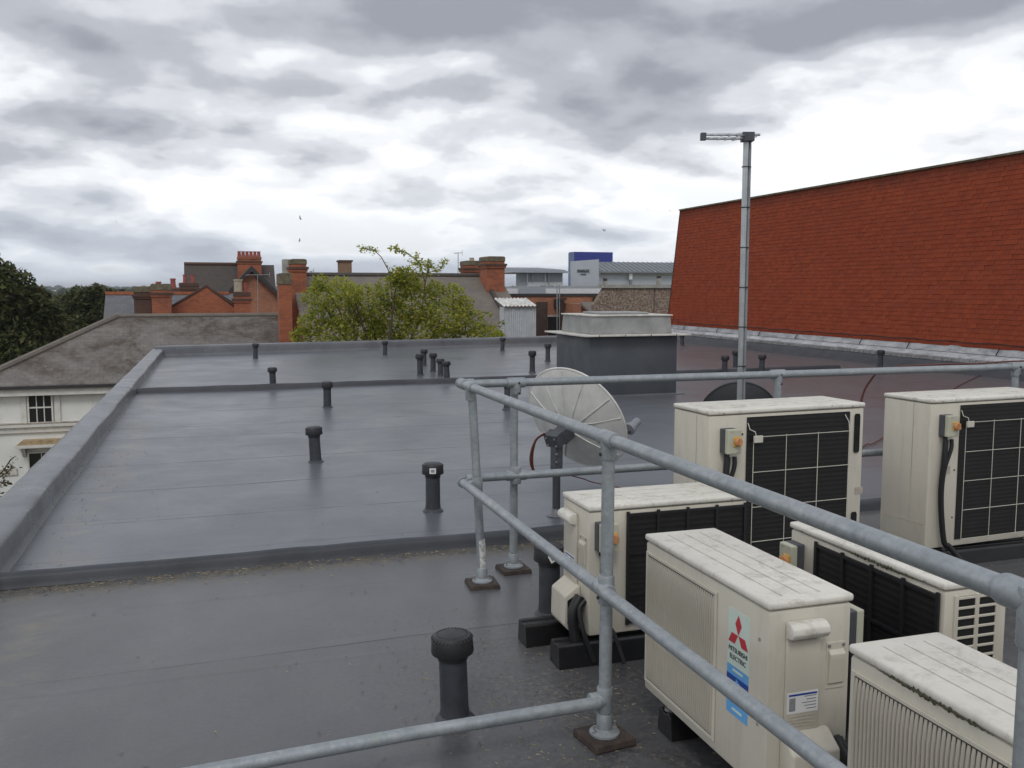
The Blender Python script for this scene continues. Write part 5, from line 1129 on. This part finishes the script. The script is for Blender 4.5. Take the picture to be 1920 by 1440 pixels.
build(MB().prism([(a.x, a.z - 3), (b.x, b.z), (c.x + .4, b.z), (c.x + .4, a.z - 3)], 'y', 43.5, Yo - .1), 'lean_to_wall', 'brick_orange', lt, True)
build(MB().add([(b.x - .1, 43.4, b.z + .1), (c.x + .5, 43.4, b.z + .1), (c.x + .5, 42.0, b.z - .85), (b.x + .35, 42.0, b.z - .85), (b.x - .1, 43.4, b.z - .02), (c.x + .5, 43.4, b.z - .02), (c.x + .5, 42.0, b.z - .97), (b.x + .35, 42.0, b.z - .97)], TF), 'lean_to_roof', 'slate_stone', lt, True)
# ---- pebbledash wall
Yp = 39.5; a, b = at(1122, 540, Yp), at(1262, 540, Yp)
pw = thing('pebbledash_wall', 'broad brown pebbledash gable wall with pale coping beside the tiles', 'wall', ((a.x + b.x) / 2, Yp, GZ))
al = at(1114, 600, Yp)
build(MB().prism([(al.x - .0, GZ), (b.x + 1.5, GZ), (b.x + 1.5, a.z), (at(1134, 540, Yp).x, a.z), (al.x, at(1114, 572, Yp).z)], 'y', Yp, Yp + .35), 'wall', 'pebbledash', pw, True)
build(MB().box(at(1128, 540, Yp).x, b.x + 1.5, Yp - .1, Yp + .45, a.z + .003, a.z + .16), 'coping', 'cement', pw, True)
for px_ in (1226,): q = at(px_, 600, Yp); build(MB().box(q.x - .012, q.x + .012, Yp - .012, Yp - .002, GZ, a.z - .01), 'joint', 'gutter_dark', pw, True)
# ---- pavilion roof block far away
Yk = 118.0
def fb(par, nm, mat, px0, py0, px1, py1, Y, dep, base=None):
    a, b = at(px0, py1, Y), at(px1, py0, Y); return build(MB().box(a.x, b.x, Y, Y + dep, GZ if base is None else a.z, b.z), nm, mat, par, True)
pv = thing('rooftop_pavilion', 'grey panelled rooftop pavilion with thin oversailing flat roof', 'building', (at(1015, 540, Yk).x, Yk + 4, GZ))
fb(pv, 'wall', 'panel_grey', 974, 509, 1055, 560, Yk, 1.5)
o = fb(pv, 'lower_band', 'panel_white', 988.5, 529, 1055.5, 540, Yk - .12, .10, 1)
fb(pv, 'grey_base', 'panel_grey', 974, 528.5, 988, 545, Yk - .2, .15, 1)
a, b = at(955, 511, Yk - 1), at(1069, 507, Yk - 1); c = at(1015, 500.5, Yk + 6)
build(MB().add([(a.x, Yk - 1.5, a.z), (b.x, Yk - 1.5, a.z), (b.x, Yk + 11, a.z), (a.x, Yk + 11, a.z), (at(974, 505, Yk).x, Yk - .5, b.z + .1), (at(1055, 505, Yk).x, Yk - .5, b.z + .1), (at(1055, 505, Yk).x, Yk + 10, c.z), (at(974, 505, Yk).x, Yk + 10, c.z)], TF), 'pavilion_roof', 'standing_seam', pv, True)
for px_ in (989, 999, 1022.5, 1029.5): fb(pv, 'mullion', 'panel_white' if px_ in (989, 1022.5) else 'buff_panel', px_ - .8, 512, px_ + .8, 540 if px_ > 1025 else 530, Yk - .3, .15, 1)
# ---- store with blue tower and lettered panel
Yd = 122.0
ds = thing('department_store', 'pale panelled store with dark lettering and long grey pitched roof', 'building', (at(1150, 540, Yd).x, Yd + 6, GZ))
a, b = at(1071, 490, Yd), at(1123, 486, Yd)
build(MB().prism([(a.x, GZ), (b.x, GZ), (b.x, b.z), (a.x, a.z)], 'y', Yd, Yd + .4), 'sign_panel', 'panel_light', ds, True)
for txt, px_, py_, wpx in (('SWANSGATE', 1094, 508.3, 25.5), ('SHOPPING', 1094, 514.3, 12)):
    me = text_mesh(txt, 1.0, 'sign_letter', .05); xs_ = [q.co.x for q in me.vertices]; zs_ = [q.co.y for q in me.vertices]; sw = (wpx * (Yd + 2) / FPX) / (max(xs_) - min(xs_)); hh = (6.0 if wpx > 20 else 1.9) * (Yd + 2) / FPX / (max(zs_) - min(zs_))
    q = at(px_, py_, Yd - .1); me.transform(Matrix.Translation(q - Vector(ds.location)) @ Matrix.Rotation(R(90), 4, 'X') @ Matrix.Diagonal((sw, hh, 1, 1))); link('lettering', me, ds)
fb(ds, 'wall', 'panel_light', 1123.2, 513, 1275, 540, Yd + 1.5, 12)
fb(ds, 'eaves_band', 'buff_panel', 1123.3, 508.5, 1275, 515, Yd + 1.2, .28, 1)
a, b, c = at(1126, 509, Yd + .8), at(1400, 507, Yd + .8), at(1123.5, 491, Yd + 6)
rfm = build(MB().prism([(Yd + .6, a.z), (Yd + 6, c.z), (Yd + 6.5, c.z - .1), (Yd + 6.5, a.z - .2), (Yd + .6, a.z - .2)], 'x', a.x, b.x), 'roof', 'standing_seam', ds, True)
sm = BX(-.04, .04, 0, 1, 0, 1); 
for k in range(30):
    x = a.x + .3 + k * (b.x - a.x) / 30; m = MB(); m.prism([(Yd + .55, a.z + .003), (Yd + 6, c.z + .003), (Yd + 6, c.z + .09), (Yd + .55, a.z + .09)], 'x', x - .03, x + .03); build(m, 'roof_seam', 'standing_seam', rfm, True)
for px_, pt in ((1137, 524), (1238, 519)): fb(ds, 'flue', 'cement', px_ - 2.2, pt + 3, px_ + 2.2, 536, Yd - 2, 1.0, 1); fb(ds, 'flue_cowl', 'gutter_dark', px_ - 1.6, pt - 2, px_ + 1.6, pt + 2.9, Yd - 2, .9, 1)
fb(ds, 'white_panel', 'panel_white', 1180, 512, 1186, 524, Yd + .9, .2, 1); fb(ds, 'dark_panel', 'standing_seam', 1181, 524.1, 1185, 536, Yd + .9, .2, 1); fb(ds, 'security_lamp', 'panel_white', 1226.5, 508.5, 1230.5, 512, Yd + .7, .4, 1)
bt = thing('blue_tower', 'royal blue box tower rising behind the lettered pale panel', 'tower', (at(1107, 540, 134).x, 134, GZ))
fb(bt, 'blue_face', 'panel_blue', 1077, 473, 1149, 540, 130, 2.4); tx = at(1077, 473, 130); build(MB().box(tx.x - .03, tx.x - .003, 130.02, 132.4, GZ, tx.z - .05), 'pale_side_panel', 'panel_blue_pale', bt, True)
lb_ = thing('parapet_roof', 'low pale roof in front of the store with scattered dark litter', 'building', (at(1130, 540, 90).x, 92, GZ)); fb(lb_, 'wall', 'panel_grey', 1040, 536.5, 1280, 545, 90, 20)
for px_ in (1020, 1035, 1150, 1162, 1168, 1174, 1208, 1250): fb(lb_, 'roof_litter', 'gutter_dark', px_ - 4, 535.6, px_ + 4, 536.5, 89 + (px_ % 5) * .2, .5, 1)

# ================================================================== TREES
def leafball(v, f, c, rx, ry, rz, n, s0, s1, rr, shell=.55):
    for _ in range(n):
        while True:
            d = Vector((rr.gauss(0, 1), rr.gauss(0, 1), rr.gauss(0, 1)))
            if d.length > .01: break
        d.normalize(); q = rr.uniform(shell ** 3, 1) ** (1 / 3)
        p = Vector((c[0] + d.x * rx * q, c[1] + d.y * ry * q, c[2] + d.z * rz * q)); leaf(v, f, p, rr.uniform(s0, s1), rr, d)
def leaf(v, f, p, s, rr, out=None):
    a = Vector((rr.gauss(0, 1), rr.gauss(0, 1), rr.gauss(0, .7)))
    if out is not None: a += out * .6
    a.normalize(); nn = Vector((rr.gauss(0, .6), rr.gauss(0, .6), 1)); b = a.cross(nn)
    if b.length < .01: b = Vector((1, 0, 0))
    b.normalize(); k = a.cross(b) * (s * .18); o = len(v); w = s * rr.uniform(.42, .6)
    v += [p - a * s, p + b * w - a * (s * .15) + k, p + a * s, p - b * w - a * (s * .15) + k]
    f += [(o, o + 1, o + 2), (o, o + 2, o + 3)]
def tree(name, label, base, trunk, r0, clumps, mat, n_scale, s0, s1, seed, limbs=True, group=None, shell=.5):
    rr = random.Random(seed); t = thing(name, label, 'tree', base, group=group)
    tp = MB(); tp.tube(trunk, [r0 * (1 - .75 * i / (len(trunk) - 1)) for i in range(len(trunk))], 10)
    if limbs:
        for c in clumps[::2]:
            c0 = Vector(c[0]); k = Vector(trunk[-1]) if c0.z > trunk[-1][2] else Vector(trunk[-2]); mid = (k + c0) / 2 + Vector((rr.uniform(-.2, .2), rr.uniform(-.2, .2), -.15 * (c0 - k).length * .5)); tp.tube([k, mid, c0], [r0 * .28, r0 * .16, r0 * .05], 6)
    build(tp, 'trunk', 'bark', t, True, smooth=60)
    v = []; f = []
    for c, rad in clumps: leafball(v, f, c, rad[0], rad[1], rad[2], int(n_scale * rad[0] * rad[2]), s0, s1, rr, shell)
    off = Vector(base); link('crown', rawmesh('crown', [p - off for p in v], f, mat), t); return t
# leafy light green tree just beyond the far parapet
rr = random.Random(21); YB = 30.2
cl = []
for px_, py_, rp in ((600, 560, 34), (640, 585, 40), (690, 570, 44), (585, 605, 30), (625, 625, 36), (680, 620, 42), (735, 600, 44), (735, 545, 34), (780, 570, 44), (790, 620, 42), (835, 595, 42), (850, 555, 28), (880, 605, 34), (910, 625, 28), (935, 632, 16), (760, 520, 26), (745, 515, 18), (600, 530, 20), (640, 540, 26), (720, 635, 40), (840, 632, 36), (565, 630, 22), (660, 548, 22), (870, 575, 24), (815, 545, 24), (775, 535, 20)):
    yy = YB + rr.uniform(-.6, .6); c = at(px_, py_, yy); r_ = rp * yy / FPX; cl.append((tuple(c), (r_, r_ * 1.0, r_ * .9)))
bx0 = at(730, 640, YB)
lt_ = tree('leafy_tree', 'light green leafy tree top showing above the end roof parapet', (bx0.x, YB, GZ), [(bx0.x, YB, GZ), (bx0.x + .1, YB, -6), (bx0.x - .1, YB, -2.5), (bx0.x, YB, -1.2)], .28, cl, 'leaf_light', 1900, .045, .09, 31, shell=.25)
v = []; f = []
for path in (((735, 560), (730, 510), (715, 482), (700, 468), (678, 465)), ((790, 590), (797, 530), (788, 495), (765, 475), (748, 468), (737, 462)), ((797, 535), (800, 512), (815, 508), (828, 503), (835, 488)), ((775, 600), (770, 545), (760, 520)), ((800, 520), (803, 492), (812, 495)), ((640, 590), (615, 545), (592, 527)), ((880, 600), (905, 585), (925, 590)), ((905, 610), (940, 612), (944, 600))):
    pts = [at(x, y, YB - .3) for x, y in path]; sh = MB(); sh.tube(pts, [.022 - .014 * i / (len(pts) - 1) for i in range(len(pts))], 5); build(sh, 'shoot', 'twig', lt_, True, smooth=60)
    L_ = len(pts)
    for i in range(L_ - 1):
        nl = 3 if i < L_ - 2 else 12
        if path[0][1] > 580 and i == 0: nl = 0
        for k in range(nl * 2):
            q = pts[i].lerp(pts[i + 1], rr.random()); q += Vector((rr.gauss(0, .06), rr.gauss(0, .08), rr.gauss(0, .06)))
            leaf(v, f, q, rr.uniform(.045, .085), rr)
for px_, py_, rp, n_ in ((782, 492, 14, 60), (800, 500, 14, 55), (815, 505, 12, 36), (779, 480, 8, 25), (790, 510, 16, 60), (741, 466, 8, 22), (757, 473, 7, 20), (680, 467, 7, 20), (700, 470, 7, 14), (834, 490, 7, 16), (750, 530, 24, 110), (760, 510, 15, 60)):
    for k in range(n_):
        c = at(px_ + rr.gauss(0, rp * .6), py_ + rr.gauss(0, rp * .5), YB - .3 + rr.gauss(0, .25)); leaf(v, f, c, rr.uniform(.045, .085), rr)
link('shoot_leaves', rawmesh('shoot_leaves', [p - Vector(lt_.location) for p in v], f, 'leaf_light'), lt_)
# dark trees to the left
def pxtree(name, label, Y, circles, seed, ns, s0, s1, jy=1.6, mat='leaf_dark', group=None):
    rr = random.Random(seed); cl = []
    for px_, py_, rp in circles:
        yy = Y + rr.uniform(-jy, jy); c = at(px_, py_, yy); r_ = rp * yy / FPX; cl.append((tuple(c), (r_, r_, r_)))
    mxp = sum(c[0] for c in circles) / len(circles); b = at(mxp, 640, Y)
    return tree(name, label, (b.x, Y, GZ), [(b.x, Y, GZ), (b.x + .2, Y, -7), (b.x - .2, Y, -4), (b.x, Y, -2)], .5, cl, mat, ns, s0, s1, seed + 1, group=group, shell=.2)
pxtree('broadleaf_tree', 'big dark green broadleaf tree beside the hipped slate roof', 62, ((-60, 520, 60), (-15, 530, 44), (20, 545, 42), (55, 570, 36), (80, 600, 36), (100, 630, 30), (60, 640, 40), (20, 610, 50), (-40, 600, 60), (-20, 680, 60), (40, 700, 50), (90, 590, 24), (112, 660, 20), (85, 665, 30), (25, 660, 40), (70, 560, 22), (-100, 640, 70), (-110, 560, 60)), 41, 560, .13, .24)
pxtree('broadleaf_tree', 'small dark tree between the big tree and the blue slate roof', 88, ((125, 580, 26), (150, 565, 26), (180, 560, 26), (205, 570, 24), (160, 600, 34), (195, 605, 30), (130, 620, 36), (185, 545, 12), (205, 548, 8), (170, 548, 10), (225, 565, 14), (160, 640, 40), (110, 600, 22)), 47, 360, .16, .30)
pxtree('broadleaf_tree', 'low green treetop beneath the distant fields', 150, ((95, 575, 26), (120, 570, 22), (80, 590, 26), (140, 585, 28), (235, 552, 12), (248, 556, 10), (260, 556, 12)), 53, 36, .3, .55)
# street tree beside our own building
rr = random.Random(61); v = []; f = []; YS = 17.0; sb = at(-60, 900, YS)
stt = thing('street_tree', 'dark leafy street tree beside the white house wall and parapet', 'tree', (sb.x - 1.0, YS, GZ))
tk = MB(); tk.tube([(sb.x - 1, YS, GZ), (sb.x - .9, YS, -5), (sb.x - .6, YS, -2.6)], [.16, .12, .05], 8)
for path in (((-40, 930), (-10, 900), (8, 880), (20, 862), (30, 855)), ((-40, 930), (0, 905), (10, 908), (14, 911)), ((-10, 900), (10, 888), (22, 878), (30, 876)), ((-60, 980), (-20, 930), (0, 915))):
    pts = [at(x, y, YS) for x, y in path]; tk.tube([Vector((sb.x - .6, YS, -2.6))] + pts, [.03] + [.012] * (len(pts) - 1) + [.005], 5)
    for i in range(len(pts) - 1):
        for k in range(5 if i > 1 else 14):
            q = pts[i].lerp(pts[i + 1], rr.random()) + Vector((rr.gauss(0, .035), rr.gauss(0, .1), rr.gauss(0, .035))); leaf(v, f, q, rr.uniform(.022, .045), rr)
build(tk, 'trunk', 'bark', stt, True, smooth=60)
for k in range(900):
    c = at(rr.gauss(-60, 32), rr.gauss(950, 40), YS + rr.gauss(0, .5))
    leaf(v, f, c, rr.uniform(.03, .06), rr)
link('crown', rawmesh('crown', [p - Vector(stt.location) for p in v], f, 'leaf_dark'), stt)
# far-off woodland on the skyline, straw field
v = []; f = []; rr = random.Random(77)
def blob(c, rx, rz):
    o = len(v); n1, n2 = 7, 4
    for j in range(n2 + 1):
        a = math.pi * j / n2
        for k in range(n1):
            q = 2 * math.pi * k / n1; s_ = rr.uniform(.8, 1.15); v.append((c[0] + rx * s_ * math.sin(a) * math.cos(q), c[1] + rx * s_ * math.sin(a) * math.sin(q), c[2] + rz * s_ * math.cos(a)))
    for j in range(n2):
        for k in range(n1): f.append((o + j * n1 + k, o + j * n1 + (k + 1) % n1, o + (j + 1) * n1 + (k + 1) % n1, o + (j + 1) * n1 + k))
for k in range(700):
    px_ = rr.uniform(-150, 1400); D = rr.uniform(1500, 2100); c = atd(px_, 543 + rr.uniform(-2.5, 6), D); blob(c, rr.uniform(5, 13), rr.uniform(3, 6.5))
for k in range(260):
    px_ = rr.uniform(-100, 420); D = rr.uniform(420, 650); c = atd(px_, rr.uniform(553, 566), D); blob(c, rr.uniform(3, 6), rr.uniform(3, 5))
tag(link('far_woodland', rawmesh('far_woodland', v, f, 'leaf_far')), 'distant belt of dark woodland along the skyline', 'woodland', kind='stuff')
fd = MB(); A = [atd(60, 544, 1350), atd(330, 544, 1350), atd(330, 550, 950), atd(60, 550, 950)]; fd.add(A, [(0, 1, 2, 3)]); tag(build(fd, 'field', 'field_straw'), kind='structure')

# ================================================================== BIRDS
def bird(px, py, D, span, roll_, head, flap, label):
    c = atd(px, py, D); v = []; f = []
    prof = [(.5, .0, .01), (.42, .045, .05), (.25, .075, .075), (0, .085, .08), (-.25, .05, .05), (-.42, .03, .02), (-.55, .06, .008)]
    n = 8
    for x, ry, rz in prof:
        for k in range(n): a = 2 * math.pi * k / n; v.append((x * .42, ry * math.cos(a) * .5, rz * math.sin(a) * .5))
    for i in range(len(prof) - 1):
        for k in range(n): f.append((i * n + k, i * n + (k + 1) % n, (i + 1) * n + (k + 1) % n, (i + 1) * n + k))
    for s_ in (1, -1):
        sec = [(.02, .06, -.08, .0), (.22, .09, -.07, .5), (.40, .04, -.08, .8), (.5, -.05, -.09, .9)]
        o = len(v)
        for y, xf, xb, fl in sec:
            z = y * math.sin(R(flap)) * fl; v += [(xf, s_ * y * math.cos(R(flap) * fl), z + .006), (xb, s_ * y * math.cos(R(flap) * fl), z), (xf, s_ * y * math.cos(R(flap) * fl), z - .004), (xb, s_ * y * math.cos(R(flap) * fl), z - .006)]
        for i in range(len(sec) - 1):
            a = o + i * 4; f += [(a, a + 4, a + 5, a + 1), (a + 2, a + 3, a + 7, a + 6), (a, a + 2, a + 6, a + 4), (a + 1, a + 5, a + 7, a + 3)]
    me = rawmesh('bird', [Vector(p) * span for p in v], f, 'bird_dark', True); o = link('bird', me); o.location = c; o.rotation_euler = (R(roll_), R(-8), R(head))
    return tag(o, label, 'bird', 'birds in flight')
bird(563, 410, 60, .42, 62, 20, 42, 'dark bird in flight with crooked wings against grey cloud')
bird(562, 451, 60, .36, 70, 200, 50, 'small dark bird in flight just above the pale gap in cloud')
bird(1133, 433, 60, .40, 10, 10, 48, 'dark bird with raised wings flying over the blue tower')
bird(1215, 394, 60, .28, 25, 60, 30, 'tiny dark bird farther from the tiled wall of two together')
bird(1257, 396, 60, .28, 20, 40, 35, 'tiny dark bird flying right beside the tiled wall end')
bird(339, 379, 75, .22, 40, 70, 30, 'tiny far bird high above the terrace chimneys'); bird(218, 416, 75, .26, 50, 120, 20, 'tiny far bird above the distant fields')

# ================================================================== HAZE
hz = MatB('haze_air'); hz.t.nodes.remove(hz.b)
vol = hz.n('ShaderNodeVolumePrincipled'); vol.inputs['Color'].default_value = (0.86, 0.91, 1.0, 1); vol.inputs['Density'].default_value = 0.00022; vol.inputs['Anisotropy'].default_value = 0.2
hz.l(vol.outputs[0], hz.t.nodes['Material Output'].inputs['Volume'])
tag(build(MB().box(-6200, 6200, -3200, 9200, GZ - 6, 45), 'haze', 'haze_air'), 'faint pale air between the roofs and the far skyline', 'haze', kind='stuff')
